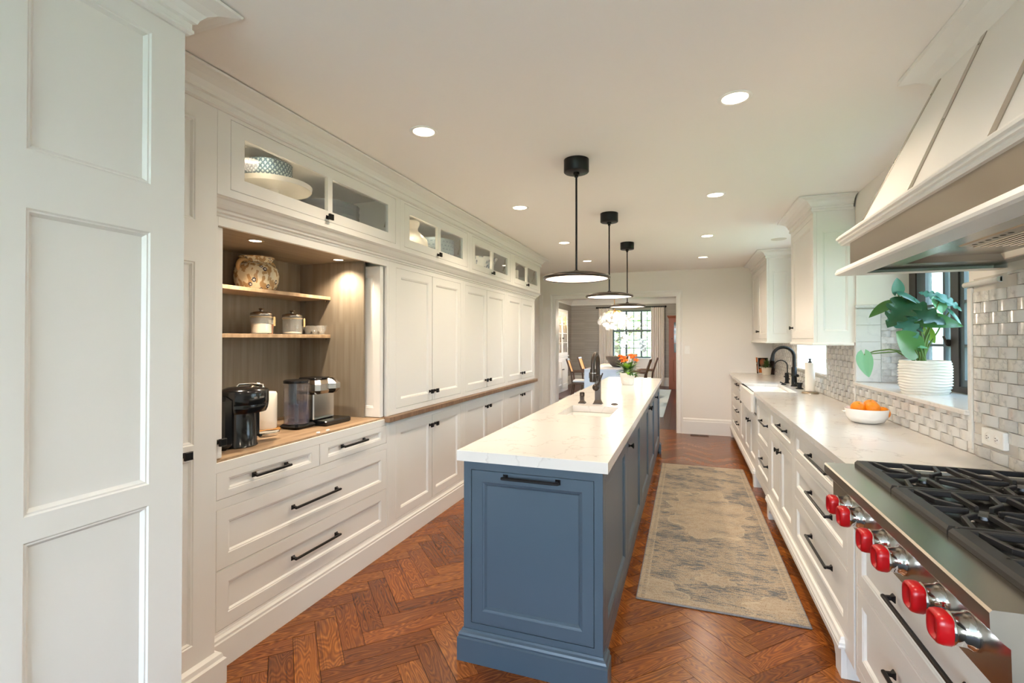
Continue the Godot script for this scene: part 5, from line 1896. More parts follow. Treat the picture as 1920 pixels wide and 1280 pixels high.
# 45-degree herringbone of short oak planks; whole planks share a few meshes, cut ones are clipped to the edges
func build_herringbone(floor_: Node3D) -> void:
	var W := 0.1
	var L := 0.4
	var field := PackedVector2Array([Vector2(-1.90, -0.95), Vector2(-1.90, -7.93), Vector2(0.70, -7.93), Vector2(0.70, -0.95)])
	var island := Rect2(-0.93, -6.28, 0.61, 4.32)
	var r := RandomNumberGenerator.new()
	r.seed = 3
	var lib := []
	for k in 12:
		var g := G.new()
		plank(g, PackedVector2Array([Vector2(-W / 2, -L / 2), Vector2(W / 2, -L / 2), Vector2(W / 2, L / 2), Vector2(-W / 2, L / 2)]), Vector2(0.21 * k, 0.37 * k))
		lib.append(g.mesh())
	var rest := {}
	var built := 0
	var list := []
	for i in range(-60, 60):
		for j in range(-12, 12):
			# rows of the pattern in its own axes: a horizontal and a vertical plank per cell
			var c := Vector2(i * W, i * W) + Vector2(j * L, -j * L)
			list.append([c + Vector2(L / 2, W / 2), 0])
			list.append([c + Vector2(W / 2 + L, W - L / 2), 1])
	var turn := PI / 4
	var items := []
	for it in list:
		var p: Vector2 = it[0].rotated(turn) + Vector2(-1.106, -4.0)
		if p.x < -2.2 or p.x > 1.0 or p.y > -0.7 or p.y < -8.25:
			continue
		items.append([p, it[1]])
	items.sort_custom(func(a, b): return a[0].y > b[0].y)
	for it in items:
		var p: Vector2 = it[0]
		var ang: float = turn + (PI / 2 if it[1] == 0 else 0.0)
		var corners := PackedVector2Array()
		for q in [Vector2(-W / 2, -L / 2), Vector2(W / 2, -L / 2), Vector2(W / 2, L / 2), Vector2(-W / 2, L / 2)]:
			corners.append(p + q.rotated(ang))
		var hidden := true
		var inside := true
		for q in corners:
			if not island.has_point(q):
				hidden = false
			if q.x < -1.90 or q.x > 0.70 or q.y > -0.95 or q.y < -7.93:
				inside = false
		if hidden:
			continue
		var k := r.randi() % 12
		var m: Material = mats["oak_%d" % (r.randi() % 12)]
		if inside and built < 285 and p.y < -1.2:
			var o := inst(floor_, "plank", lib[k], m)
			o.position = Vector3(p.x, r.randf_range(-0.0007, 0.0), p.y)
			o.rotation.y = -ang
			built += 1
			continue
		for poly in Geometry2D.intersect_polygons(corners, field):
			var key := m.resource_name
			if not rest.has(key):
				rest[key] = G.new()
			var local := PackedVector2Array()
			for q in poly:
				local.append((q - p).rotated(-ang))
			var gg: G = rest[key]
			gg.x = Transform3D(Basis(Vector3.UP, -ang), Vector3(p.x, 0, p.y))
			plank(gg, local, Vector2(0.21 * k, 0.37 * k))
	for key in rest:
		stuff(part(floor_, "edge_planks", rest[key], mats[key]))
	# a board across the end of the herringbone
	var g2 := G.new()
	g2.box(Vector3(-3.2, -0.012, -8.0), Vector3(1.3, 0.0, -7.932), 0.0008)
	part(floor_, "threshold_board", g2, mats["dark_oak_0"])


# a plank drawn in (x, z), its long side along z
func plank(g: G, poly: PackedVector2Array, off: Vector2) -> void:
	if Geometry2D.is_polygon_clockwise(poly):
		poly.reverse()
	var shrunk := Geometry2D.offset_polygon(poly, -0.0009)
	if shrunk.is_empty():
		return
	var top: PackedVector2Array = shrunk[0]
	var idx := Geometry2D.triangulate_polygon(top)
	for i in range(0, idx.size(), 3):
		var t := []
		for c in 3:
			var q := top[idx[i + c]]
			t.append(q)
		g.t3(Vector3(t[0].x, 0, t[0].y), Vector3(t[1].x, 0, t[1].y), Vector3(t[2].x, 0, t[2].y), Vector3.UP, Vector3.UP, Vector3.UP, plank_uv(t[0], off), plank_uv(t[1], off), plank_uv(t[2], off))
	for i in top.size():
		var a := top[i]
		var b := top[(i + 1) % top.size()]
		var m := Vector3(b.y - a.y, 0, -(b.x - a.x)).normalized()
		g.t3(Vector3(a.x, 0, a.y), Vector3(b.x, 0, b.y), Vector3(b.x, -0.006, b.y), m, m, m, plank_uv(a, off), plank_uv(b, off), plank_uv(b, off))
		g.t3(Vector3(a.x, 0, a.y), Vector3(b.x, -0.006, b.y), Vector3(a.x, -0.006, a.y), m, m, m, plank_uv(a, off), plank_uv(b, off), plank_uv(a, off))


func plank_uv(p: Vector2, off: Vector2) -> Vector2:
	return Vector2(p.x * 3.2, p.y * 0.62) + off


func build_dining_boards(floor_: Node3D) -> void:
	var r := RandomNumberGenerator.new()
	r.seed = 8
	var rest := {}
	for i in 48:
		var x := -3.47 + 0.1 * i
		var z := -8.0 - r.randf_range(0.3, 1.8)
		var z0 := -8.001
		while z0 > -15.2:
			z = maxf(z, -15.2)
			var poly := PackedVector2Array([Vector2(0, z), Vector2(0.1, z), Vector2(0.1, z0), Vector2(0, z0)])
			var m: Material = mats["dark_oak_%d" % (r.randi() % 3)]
			var g := G.new()
			g.x = Transform3D(Basis.IDENTITY, Vector3(x, 0, 0))
			var off := Vector2(r.randf() * 3, r.randf() * 3)
			if z0 > -12.5 and (x < -2.0 or x > -0.6):
				plank(g, poly, off)
				part(floor_, "board", g, m)
			else:
				var key := m.resource_name
				if not rest.has(key):
					rest[key] = G.new()
				rest[key].x = g.x
				plank(rest[key], poly, off)
			z0 = z
			z -= r.randf_range(1.2, 2.2)
	for key in rest:
		stuff(part(floor_, "far_boards", rest[key], mats[key]))


# bulged marble tiles in running bond over a rectangle of a wall; u along, v up, in the frame f
func tiles(wall: Node3D, f: Transform3D, w: float, h: float, row0: int, seed_: int, skip: Array, merge := false) -> void:
	var TW := 0.117
	var TH := 0.0455
	if not shared.has("tile_full"):
		shared["tile_full"] = tile_mesh(TW, TH)
		shared["tile_half"] = tile_mesh(TW / 2, TH)
	var r := RandomNumberGenerator.new()
	r.seed = seed_
	var bag := {}
	var rows := int(ceil(h / TH - 0.05))
	for j in rows:
		var u := -TW / 2 if (j + row0) % 2 == 1 else 0.0
		while u < w - 0.012:
			var a := maxf(u, 0.0)
			var b := minf(u + TW, w)
			u += TW
			if b - a < 0.012:
				continue
			var hh := minf(TH, h - j * TH)
			var blocked := false
			for s in skip:
				if b > s[0] + 0.004 and a < s[2] - 0.004 and (j * TH + hh) > s[1] + 0.004 and j * TH < s[3] - 0.004:
					blocked = true
			if blocked:
				continue
			var at := f * Transform3D(Basis.from_scale(Vector3(1, hh / TH, 1)), Vector3((a + b) / 2, j * TH, 0))
			var m: Material = mats["marble_%d" % (r.randi() % 6)]
			if merge:
				var key := m.resource_name
				if not bag.has(key):
					bag[key] = G.new()
				bag[key].x = at
				tile(bag[key], b - a, TH)
				continue
			var full := absf(b - a - TW) < 0.001
			var mesh: Mesh = shared["tile_full"] if full else shared["tile_half"] if absf(b - a - TW / 2) < 0.001 else tile_mesh(b - a, TH)
			var o := inst(wall, "tile", mesh, m)
			o.transform = at
	for key in bag:
		stuff(part(wall, "far_tiles", bag[key], mats[key]))


func tile_mesh(w: float, h: float) -> ArrayMesh:
	var g := G.new()
	tile(g, w, h)
	return g.mesh()


func tile(g: G, w: float, h: float) -> void:
	var e := 0.0012
	var x0 := -w / 2 + e
	var x1 := w / 2 - e
	var n := 6
	var bulge := 0.0095 * minf(1.0, w / 0.117)
	for i in n:
		var s0 := float(i) / n
		var s1 := float(i + 1) / n
		var a := Vector3(lerpf(x0, x1, s0), 0, 0.004 + bulge * sin(PI * s0))
		var b := Vector3(lerpf(x0, x1, s1), 0, 0.004 + bulge * sin(PI * s1))
		var na := Vector3(-bulge * PI / w * cos(PI * s0), 0, 1).normalized()
		var nb := Vector3(-bulge * PI / w * cos(PI * s1), 0, 1).normalized()
		var up := Vector3(0, h - e, 0)
		var lo := Vector3(0, e, 0)
		g.t3(a + lo, b + lo, b + up, na, nb, nb)
		g.t3(a + lo, b + up, a + up, na, nb, na)
		for y in [e, h - e]:
			var m := Vector3(0, -1 if y == e else 1, 0)
			var v := Vector3(0, y, 0)
			g.t3(a + v, b + v, Vector3(b.x, y, 0), m, m, m)
			g.t3(a + v, Vector3(b.x, y, 0), Vector3(a.x, y, 0), m, m, m)
	for x in [x0, x1]:
		var m2 := Vector3(-1 if x == x0 else 1, 0, 0)
		g.t3(Vector3(x, e, 0), Vector3(x, h - e, 0), Vector3(x, h - e, 0.004), m2, m2, m2)
		g.t3(Vector3(x, e, 0), Vector3(x, h - e, 0.004), Vector3(x, e, 0.004), m2, m2, m2)


func build_tiled_wall() -> void:
	var X := XW
	var A := [-4.115, -2.64, 1.085, 2.2]     # window over the worktop: z far, z near, y low, y high
	var B := [-6.10, -4.90, 1.09, 2.2]       # window over the apron sink
	var g := G.new()
	slab(g, X, 1.75, -0.1, 2.5, ZB - 0.17, B[0])
	slab(g, X, 1.75, -0.1, B[2], B[0], B[1])
	slab(g, X, 1.75, B[3], 2.5, B[0], B[1])
	slab(g, X, 1.75, -0.1, 2.5, B[1], A[0])
	slab(g, X, 1.75, -0.1, A[2], A[0], A[1])
	slab(g, X, 1.75, A[3], 2.5, A[0], A[1])
	slab(g, X, 1.75, -0.1, 2.5, A[1], 3.3)
	var wall := struct("wall_right", g, mats["wall_paint"])
	g = G.new()
	slab(g, X - 0.0015, X, 0.916, 1.655, -2.60, -1.0)
	slab(g, X - 0.0015, X, 0.916, A[2] - 0.012, A[0], -2.60)
	slab(g, X - 0.0015, X, 0.916, 1.36, B[1] + 0.001, A[0])
	slab(g, X - 0.0015, X, 0.916, B[2], B[0], B[1])
	slab(g, X - 0.0015, X, 0.916, 1.36, ZB + 0.001, B[0])
	part(wall, "grout_bed", g, mats["grout"])
	var f := Transform3D(Basis(Vector3.BACK, Vector3.UP, Vector3.LEFT), Vector3(X - 0.0015, 0.916, 0))
	f.origin.z = -2.60
	tiles(wall, f, 0.95, 0.739, 0, 1, [[0.0, 0.712, 0.20, 0.8], [0.086, 0.056, 0.236, 0.132]])
	f.origin.z = A[0]
	tiles(wall, f, 1.515, A[2] - 0.928, 1, 2, [])
	f.origin.z = B[1] + 0.001
	tiles(wall, f, A[0] - B[1] - 0.002, 0.44, 0, 3, [], true)
	f.origin.z = ZB + 0.001
	tiles(wall, f, B[1] - ZB - 0.002, 0.44, 0, 4, [[B[0] - ZB, B[2] - 0.93, 9.0, 9.0]], true)
	# far jamb of the nearer window: flat marble border, then the same tiles
	g = G.new()
	slab(g, X, 1.46, 1.1, 1.622, A[0], A[0] + 0.002)
	part(wall, "jamb_bed", g, mats["grout"])
	g = G.new()
	var y := 1.097
	for k in 4:
		var h: float = [0.16, 0.125, 0.12, 0.115][k]
		g.box(Vector3(X - 0.008, y + 0.001, A[0]), Vector3(1.292, y + h - 0.001, A[0] + 0.011), 0.0015)
		y += h
	part(wall, "border_slab", g, mats["marble_slab"], "flat marble border")
	var fj := Transform3D(Basis(Vector3.RIGHT, Vector3.UP, Vector3.BACK), Vector3(1.294, 1.097, A[0] + 0.002))
	tiles(wall, fj, 0.162, 0.522, 0, 5, [])
	# near edge of the recess: a rounded upright, and the bullnose rail over the tiles
	g = G.new()
	g.box(Vector3(X - 0.010, 0.93, -2.638), Vector3(X + 0.012, 1.622, -2.602), 0.004)
	part(wall, "edge_strip", g, mats["marble_slab"])
	g = G.new()
	g.tube([Vector3(X - 0.008, 1.634, -2.652), Vector3(X - 0.008, 1.634, -2.40)], 0.012, 12)
	g.box(Vector3(X - 0.012, 1.622, -2.645), Vector3(X, 1.646, -2.40), 0.003)
	g.tube([Vector3(X - 0.01, 1.634, A[0] + 0.008), Vector3(1.46, 1.634, A[0] + 0.008)], 0.012, 12)
	part(wall, "bullnose_rail", g, mats["marble_slab"], "rounded marble rail")
	g = G.new()
	slab(g, X - 0.012, X, 0.93, 1.355, A[0] - 0.02, A[0] + 0.002)
	part(wall, "edge_strip", g, mats["marble_slab"])

	g = G.new()
	g.box(Vector3(1.122, 1.074, -4.10), Vector3(1.465, 1.096, -2.622), 0.003)
	solo("window_sill", g, mats["quartz"], "white stone sill under the black window holding the big plant", "window sill")
	g = G.new()
	g.box(Vector3(1.128, 1.078, B[0] - 0.01), Vector3(1.465, 1.096, B[1] + 0.01), 0.003)
	solo("window_sill", g, mats["quartz"], "white stone sill of the small window behind the apron sink", "window sill")

	# casement windows
	g = G.new()
	g.paneled(Vector3(1.46, 1.096, A[0]), Vector3.BACK, Vector3.UP, 1.475, 1.104, 0.06, [[0.10, 0.035, 0.565, 1.07], [0.65, 0.035, 1.12, 1.07], [1.20, 0.035, 1.44, 1.07]], RECESS, true)
	var w := struct("window_1", g, mats["window_black"])
	for s in [[-4.015, -3.553], [-3.465, -2.995]]:
		g = G.new()
		var left: float = 0.125 if s[0] < -4.0 else 0.045
		var ww: float = s[1] - s[0]
		var rects := []
		var mid: float = left + (ww - left) * 0.72
		for yy in [[0.04, 0.225], [0.24, 0.475], [0.49, 0.725], [0.74, 0.995]]:
			rects.append([left, yy[0], mid - 0.014, yy[1]])
			rects.append([mid + 0.014, yy[0], ww - 0.02, yy[1]])
		g.paneled(Vector3(1.468, 1.131, s[0]), Vector3.BACK, Vector3.UP, ww, 1.03, 0.035, rects, RECESS, true)
		var sash := part(w, "sash", g, mats["window_grey"], "grey steel sash")
		for rc in rects:
			g = G.new()
			slab(g, 1.484, 1.487, 1.131 + rc[1] - 0.004, 1.131 + rc[3] + 0.004, s[0] + rc[0] - 0.004, s[0] + rc[2] + 0.004)
			part(sash, "pane", g, mats["old_pane"])
		g = G.new()
		g.box(Vector3(1.44, 1.36, s[1] - 0.016), Vector3(1.468, 1.40, s[1] + 0.0), 0.006)
		g.tube([Vector3(1.445, 1.37, s[1] - 0.008), Vector3(1.43, 1.42, s[1] - 0.01)], 0.007, 8)
		part(sash, "latch", g, mats["bronze_metal"])
	g = G.new()
	slab(g, 1.484, 1.487, 1.128, 2.17, -2.925, -2.67)
	part(w, "pane", g, mats["old_pane"])
	g = G.new()
	g.paneled(Vector3(1.46, 1.096, B[0]), Vector3.BACK, Vector3.UP, 1.2, 1.104, 0.06, [[0.05, 0.05, 0.585, 1.05], [0.615, 0.05, 1.15, 1.05]], RECESS, true)
	w = struct("window_2", g, mats["trim_paint"])
	for s in [0.05, 0.615]:
		g = G.new()
		slab(g, 1.486, 1.489, 1.14, 2.15, B[0] + s - 0.004, B[0] + s + 0.539)
		part(w, "pane", g, mats["pane"])

	# double socket
	g = G.new()
	g.box(Vector3(1.130, 0.976, -2.512), Vector3(1.149, 1.046, -2.366), 0.003)
	var so := solo("wall_socket", g, mats["plate_white"], "white double socket plate set sideways in the marble tiles by the range", "socket")
	for z in [-2.468, -2.41]:
		g = G.new()
		g.x = Transform3D(Basis(Vector3(0, 0, 1), PI / 2), Vector3(1.130, 1.011, z))
		g.lathe([Vector2(0, 0.0012), Vector2(0.017, 0.0012), Vector2(0.018, 0.0)], 22)
		var face := part(so, "socket_face", g, mats["plate_white"])
		g = G.new()
		g.box(Vector3(1.1283, 1.014, z - 0.008), Vector3(1.1290, 1.016, z + 0.0), 0.0)
		g.box(Vector3(1.1283, 1.004, z - 0.008), Vector3(1.1290, 1.006, z + 0.0), 0.0)
		g.box(Vector3(1.1283, 1.008, z + 0.006), Vector3(1.1290, 1.012, z + 0.010), 0.0)
		part(face, "slot", g, mats["gap_dark"])


func build_dining_shell() -> void:
	var zf := -15.2
	var O := [-2.20, -0.90, 0.83, 2.30]
	var g := G.new()
	slab(g, -3.7, O[0], -0.1, 2.7, zf - 0.3, zf)
	slab(g, O[1], 1.3, -0.1, 2.7, zf - 0.3, zf)
	slab(g, O[0], O[1], -0.1, O[2], zf - 0.3, zf)
	slab(g, O[0], O[1], O[3], 2.7, zf - 0.3, zf)
	struct("wall_dining_far", g, mats["wallpaper"])
	g = G.new()
	slab(g, -3.7, -3.46, -0.1, 2.7, zf, -13.02 + 0.0)
	slab(g, -3.7, -3.46, -0.1, 2.7, -13.02, -7.86)
	struct("wall_dining_left", g, mats["wallpaper"])
	g = G.new()
	slab(g, 1.1, 1.3, -0.1, 2.7, zf, -7.86)
	struct("wall_dining_right", g, mats["wallpaper"])
	g = G.new()
	g.mould([Vector3(-3.46, 0, -7.87), Vector3(-3.46, 0, zf), Vector3(1.1, 0, zf), Vector3(1.1, 0, -7.87)], [Vector2(0, 2.47), Vector2(0.014, 2.47), Vector2(0.018, 2.49), Vector2(0.012, 2.50), Vector2(0.03, 2.54), Vector2(0.07, 2.60), Vector2(0.11, 2.63), Vector2(0.13, 2.638), Vector2(0.135, 2.655), Vector2(0, 2.655)])
	struct("trim_6", g, mats["trim_paint"])
	g = G.new()
	g.mould([Vector3(-3.46, 0, -7.87), Vector3(-3.46, 0, zf), Vector3(1.1, 0, zf), Vector3(1.1, 0, -7.87)], [Vector2(0, 0), Vector2(0.018, 0), Vector2(0.018, 0.21), Vector2(0.010, 0.23), Vector2(0.012, 0.245), Vector2(0, 0.26)])
	struct("baseboard_dining", g, mats["trim_paint"])
	# steel window of three lights with a transom
	g = G.new()
	var xs := [-2.15, -1.755, -1.30, -0.95]
	var rects := []
	for i in 3:
		rects.append([xs[i] - O[0] + 0.028, 0.045, xs[i + 1] - O[0] - 0.028, 0.80])
		rects.append([xs[i] - O[0] + 0.028, 0.87, xs[i + 1] - O[0] - 0.028, 1.42])
	g.paneled(Vector3(O[0], O[2], zf - 0.17), Vector3.RIGHT, Vector3.UP, O[1] - O[0], O[3] - O[2], 0.05, rects, RECESS, true)
	var w := struct("window_4", g, mats["window_grey"])
	for rc in rects:
		g = G.new()
		var x0: float = O[0] + rc[0]
		var x1: float = O[0] + rc[2]
		var y0: float = O[2] + rc[1]
		var y1: float = O[2] + rc[3]
		var xm := (x0 + x1) / 2
		slab(g, xm - 0.011, xm + 0.011, y0, y1, zf - 0.20, zf - 0.17)
		var rows := 3 if y1 - y0 > 0.7 else 2
		for k in range(1, rows):
			var ym := lerpf(y0, y1, float(k) / rows)
			slab(g, x0, x1, ym - 0.011, ym + 0.011, zf - 0.201, zf - 0.171)
		part(w, "glazing_bar", g, mats["window_grey"])
		for c in 2:
			for k in rows:
				g = G.new()
				var px0 := x0 if c == 0 else xm
				var px1 := xm if c == 0 else x1
				slab(g, px0, px1, lerpf(y0, y1, float(k) / rows), lerpf(y0, y1, float(k + 1) / rows), zf - 0.192, zf - 0.189)
				part(w, "pane", g, mats["pane"])
	g = G.new()
	g.box(Vector3(O[0] - 0.06, O[2] - 0.03, zf - 0.17), Vector3(O[1] + 0.06, O[2], zf + 0.05), 0.004)
	g.box(Vector3(O[0] - 0.04, 0.26, zf), Vector3(O[1] + 0.04, O[2] - 0.03, zf + 0.02), 0.003)
	struct("trim_7", g, mats["trim_paint"])


func build_outside() -> void:
	var g := G.new()
	g.box(Vector3(-60, -0.7, -70), Vector3(60, -0.5, 40), 0.0)
	solo("lawn", g, mats["grass"], "sunlit green lawn beyond the windows", "lawn")
	g = G.new()
	g.box(Vector3(-9, -0.5, 3.4), Vector3(2.0, -0.25, 11.0), 0.0)
	solo("patio", g, mat("pale_stone", rgb(226, 221, 212), 0.85), "pale stone patio behind the camera", "patio")
	# a grey stone garden wall and leafy trees past the side window
	g = G.new()
	g.box(Vector3(2.75, -0.495, -13.0), Vector3(3.1, 4.6, -7.05), 0.02)
	solo("garden_wall", g, mat("stone_grey", rgb(92, 102, 106), 0.9), "grey stone house wall seen through the side window panes", "wall")
	var spots := [[Vector3(4.3, -0.47, -8.2), 2.0, "leafy green tree outside the side window beside the grey wall"], [Vector3(3.6, -0.47, -4.6), 1.5, "green shrub close outside the window over the worktop"], [Vector3(3.9, -0.47, -2.6), 2.3, "tall tree outside the side window, nearest the range"], [Vector3(3.7, -0.47, -6.2), 1.9, "leafy tree between the grey wall and the shrub outside"], [Vector3(-3.2, -0.47, -24.0), 3.2, "tall tree on the lawn at the left of the dining window"], [Vector3(-0.6, -0.47, -26.0), 3.0, "tall tree on the lawn at the right of the dining window"], [Vector3(-2.0, -0.47, -33.0), 4.0, "distant tree behind the others beyond the dining window"]]
	var lg := G.new()
	lg.leaf(1.0, 0.55, 0.3, 0.2, 0.0, 3)
	var lm := lg.mesh()
	rng.seed = 77
	for s in spots:
		var at: Vector3 = s[0]
		var size: float = s[1]
		var t := thing("garden_tree", s[2], "tree", at)
		g = G.new()
		var pts := [at, at + Vector3(0.05, size * 0.6, 0), at + Vector3(-0.03, size * 1.1, 0.05), at + Vector3(0.0, size * 1.5, 0.0)]
		g.tube(pts, [size * 0.07, size * 0.05, size * 0.04, size * 0.015], 8)
		for k in 7:
			var a := TAU * k / 7.0
			var h := size * (0.55 + 0.12 * k)
			g.tube([at + Vector3(0, h, 0), at + Vector3(cos(a) * size * 0.3, h + size * 0.2, sin(a) * size * 0.3), at + Vector3(cos(a) * size * 0.55, h + size * 0.3, sin(a) * size * 0.55)], [size * 0.03, size * 0.02, size * 0.006], 6)
		part(t, "trunk", g, mats["bark"])
		var mm := MultiMesh.new()
		mm.transform_format = MultiMesh.TRANSFORM_3D
		mm.mesh = lm
		mm.instance_count = 1500
		for k in 1500:
			var dir := Vector3(rng.randfn(), rng.randfn(), rng.randfn()).normalized()
			var p := Vector3(0, size * 1.05, 0) + dir * Vector3(0.75, 0.9, 0.75) * size * pow(rng.randf(), 0.4)
			var b := Basis(Vector3(rng.randfn(), rng.randfn(), rng.randfn()).normalized(), rng.randf() * TAU).scaled(Vector3.ONE * size * 0.075)
			mm.set_instance_transform(k, Transform3D(b, p))
		var mi := MultiMeshInstance3D.new()
		mi.name = "foliage"
		mi.multimesh = mm
		mi.material_override = mats["tree_leaf" if at.z > -15.0 else "bright_leaf"]
		t.add_child(mi)
		stuff(mi)


func build_dining() -> void:
	# table with a white waterfall top
	var at := Vector3(-1.66, 0, -11.7)
	var t := thing("dining_table", "long white waterfall-edge dining table seen through the opening", "table", at)
	var g := G.new()
	g.box(Vector3(-2.08, 0.715, -13.0), Vector3(-1.24, 0.76, -10.4), 0.003)
	part(t, "table_top", g, mats["table_top"])
	for z in [[-10.445, -10.4], [-13.0, -12.955]]:
		g = G.new()
		g.box(Vector3(-2.08, 0.0125, z[0]), Vector3(-1.24, 0.715, z[1]), 0.003)
		part(t, "end_panel", g, mats["table_top"])
	at = Vector3(-1.52, 0.76, -11.45)
	g = G.new()
	g.lathe([Vector2(0, 0), Vector2(0.085, 0), Vector2(0.12, 0.02), Vector2(0.19, 0.09), Vector2(0.245, 0.18), Vector2(0.262, 0.245), Vector2(0.25, 0.245), Vector2(0.18, 0.10), Vector2(0.1, 0.03), Vector2(0, 0.02)], 40, at)
	solo("wooden_bowl", g, mats["bowl_wood"], "large grey-brown wooden bowl on the white dining table", "bowl")

	# chairs: dark wood, cane backs, white seats
	var c := thing("dining_chair", "cane-backed dark wood dining chair, nearer of the two left of the table", "chair", Vector3.ZERO, "cane-backed chairs round the dining table")
	chair_parts(c)
	c.position = Vector3(-2.25, 0.0, -11.0)
	c.rotation.y = PI / 2 + 0.1
	for k in 3:
		copy(c, [Vector3(-2.20, 0.0, -12.05), Vector3(-1.07, 0.0, -11.15), Vector3(-0.98, 0.0, -12.1)][k], [PI / 2, -PI / 2, -PI / 2 + 0.05][k], "cane-backed dark wood dining chair, " + ["farther of the two left of the table", "nearer of the two right of the table", "farther of the two right of the table"][k], "cane-backed chairs round the dining table")

	# orchid
	at = Vector3(-1.27, 0.76, -12.4)
	t = thing("potted_orchid", "pale blue-white orchid in a round grey pot on the dining table", "potted plant", at)
	g = G.new()
	g.lathe([Vector2(0, 0), Vector2(0.085, 0), Vector2(0.115, 0.06), Vector2(0.123, 0.16), Vector2(0.126, 0.27), Vector2(0.12, 0.28), Vector2(0.11, 0.26), Vector2(0.1, 0.08), Vector2(0, 0.06)], 32, at)
	part(t, "pot", g, mat("grey_glaze", rgb(176, 176, 176), 0.3))
	g = G.new()
	g.lathe([Vector2(0.11, 0.255), Vector2(0, 0.262)], 20, at)
	part(t, "soil", g, mats["soil"])
	g = G.new()
	for k in 7:
		g.x = Transform3D(Basis(Vector3.UP, TAU * k / 7.0) * Basis(Vector3.RIGHT, -0.35), at + Vector3(0, 0.26, 0))
		g.leaf(0.22, 0.06, 0.4, 0.2, 0.0, 5)
	part(t, "leaves", g, mats["leaf_deep"])
	rng.seed = 12
	for s in [[Vector3(-0.09, 0.50, 0.05), Vector3(-0.17, 0.74, 0.02), Vector3(-0.26, 0.46, 0.0)], [Vector3(0.10, 0.46, 0.0), Vector3(0.2, 0.64, 0.02), Vector3(0.26, 0.38, 0.02)]]:
		g = G.new()
		g.tube([at + Vector3(0, 0.26, 0), at + s[0], at + s[1], at + s[2]], 0.006, 6)
		part(t, "stem", g, mats["stem_green"])
		for k in 6:
			var p: Vector3 = at + (s[1] as Vector3).lerp(s[2], k / 5.0) + Vector3(0.05 * (k % 2), -0.02, 0.04)
			g = G.new()
			for q in 5:
				g.x = Transform3D(Basis(Vector3(0, 0, 1), TAU * q / 5.0 + k) * Basis(Vector3.RIGHT, -PI / 2 + 0.35), p)
				g.leaf(0.075, 0.06, 0.1, 0.1, 0.0, 4)
			part(t, "flower", g, mats["orchid_petal"])

	# bubble chandelier
	at = Vector3(-1.61, 1.58, -11.7)
	t = thing("bubble_chandelier", "chandelier of clear glass bubbles glowing over the dining table", "chandelier", at)
	g = G.new()
	g.tube([Vector3(at.x, 2.66, at.z), Vector3(at.x, 2.05, at.z)], 0.008, 8)
	g.lathe([Vector2(0, 2.63), Vector2(0.06, 2.63), Vector2(0.062, 2.66)], 24, Vector3(at.x, 0, at.z))
	g.lathe([Vector2(0, 2.02), Vector2(0.03, 2.02), Vector2(0.035, 2.06), Vector2(0.02, 2.10), Vector2(0, 2.10)], 16, Vector3(at.x, 0, at.z))
	for k in 8:
		var a := TAU * k / 8.0
		g.tube([Vector3(at.x, 2.06, at.z), Vector3(at.x + cos(a) * 0.12, 2.08, at.z + sin(a) * 0.12), Vector3(at.x + cos(a) * 0.25, 1.98, at.z + sin(a) * 0.25)], 0.007, 6)
	part(t, "brass_frame", g, mat("brass", rgb(214, 160, 84), 0.25, 1.0), "brass frame")
	g = G.new()
	g.ball(Vector3.ZERO, Vector3.ONE, 18, 12)
	var bm := g.mesh()
	var bubble := mats["thin_glass"].duplicate() as StandardMaterial3D
	bubble.albedo_color = Color(0.6, 0.62, 0.64, 0.11)
	bubble.resource_name = "bubble_glass"
	rng.seed = 31
	var spots := []
	var tries := 0
	while spots.size() < 58 and tries < 4000:
		tries += 1
		var dir := Vector3(rng.randfn(), rng.randfn() * 0.8, rng.randfn()).normalized()
		var p := Vector3(0, 1.84, 0) + dir * Vector3(0.37, 0.2, 0.37) * rng.randf_range(0.72, 1.0)
		var ok := true
		for s in spots:
			if s.distance_to(p) < 0.095:
				ok = false
		if ok:
			spots.append(p)
	for p in spots:
		var o := inst(t, "glass_bubble", bm, bubble)
		o.position = Vector3(p.x, p.y - at.y, p.z)
		o.scale = Vector3.ONE * rng.randf_range(0.052, 0.068)
	for k in 3:
		var a := TAU * k / 3.0
		var bp := at + Vector3(cos(a) * 0.06, 0.27, sin(a) * 0.06)
		g = G.new()
		g.ball(bp, Vector3(0.022, 0.03, 0.022), 14, 10)
		part(t, "bulb", g, glow("bulb_glow", rgb(255, 222, 176), 8.0))
		var l := OmniLight3D.new()
		l.name = "bulb_light"
		l.light_color = rgb(255, 234, 210)
		l.light_energy = 0.5
		l.light_size = 0.02
		l.omni_range = 12.0
		l.omni_attenuation = 2.0
		l.shadow_enabled = true
		t.add_child(l, true)
		l.position = bp - at

	# curtains and rod
	g = G.new()
	g.tube([Vector3(-2.62, 2.375, -15.09), Vector3(-0.58, 2.375, -15.09)], 0.018, 12)
	for x in [-2.62, -0.58]:
		g.ball(Vector3(x, 2.375, -15.09), Vector3(0.03, 0.03, 0.03), 14, 8)
	for x in [-2.45, -0.75]:
		g.tube([Vector3(x, 2.375, -15.09), Vector3(x, 2.375, -15.19)], 0.01, 8)
	solo("curtain_rod", g, mats["black_metal"], "dark curtain rod above the dining room window", "curtain rod")
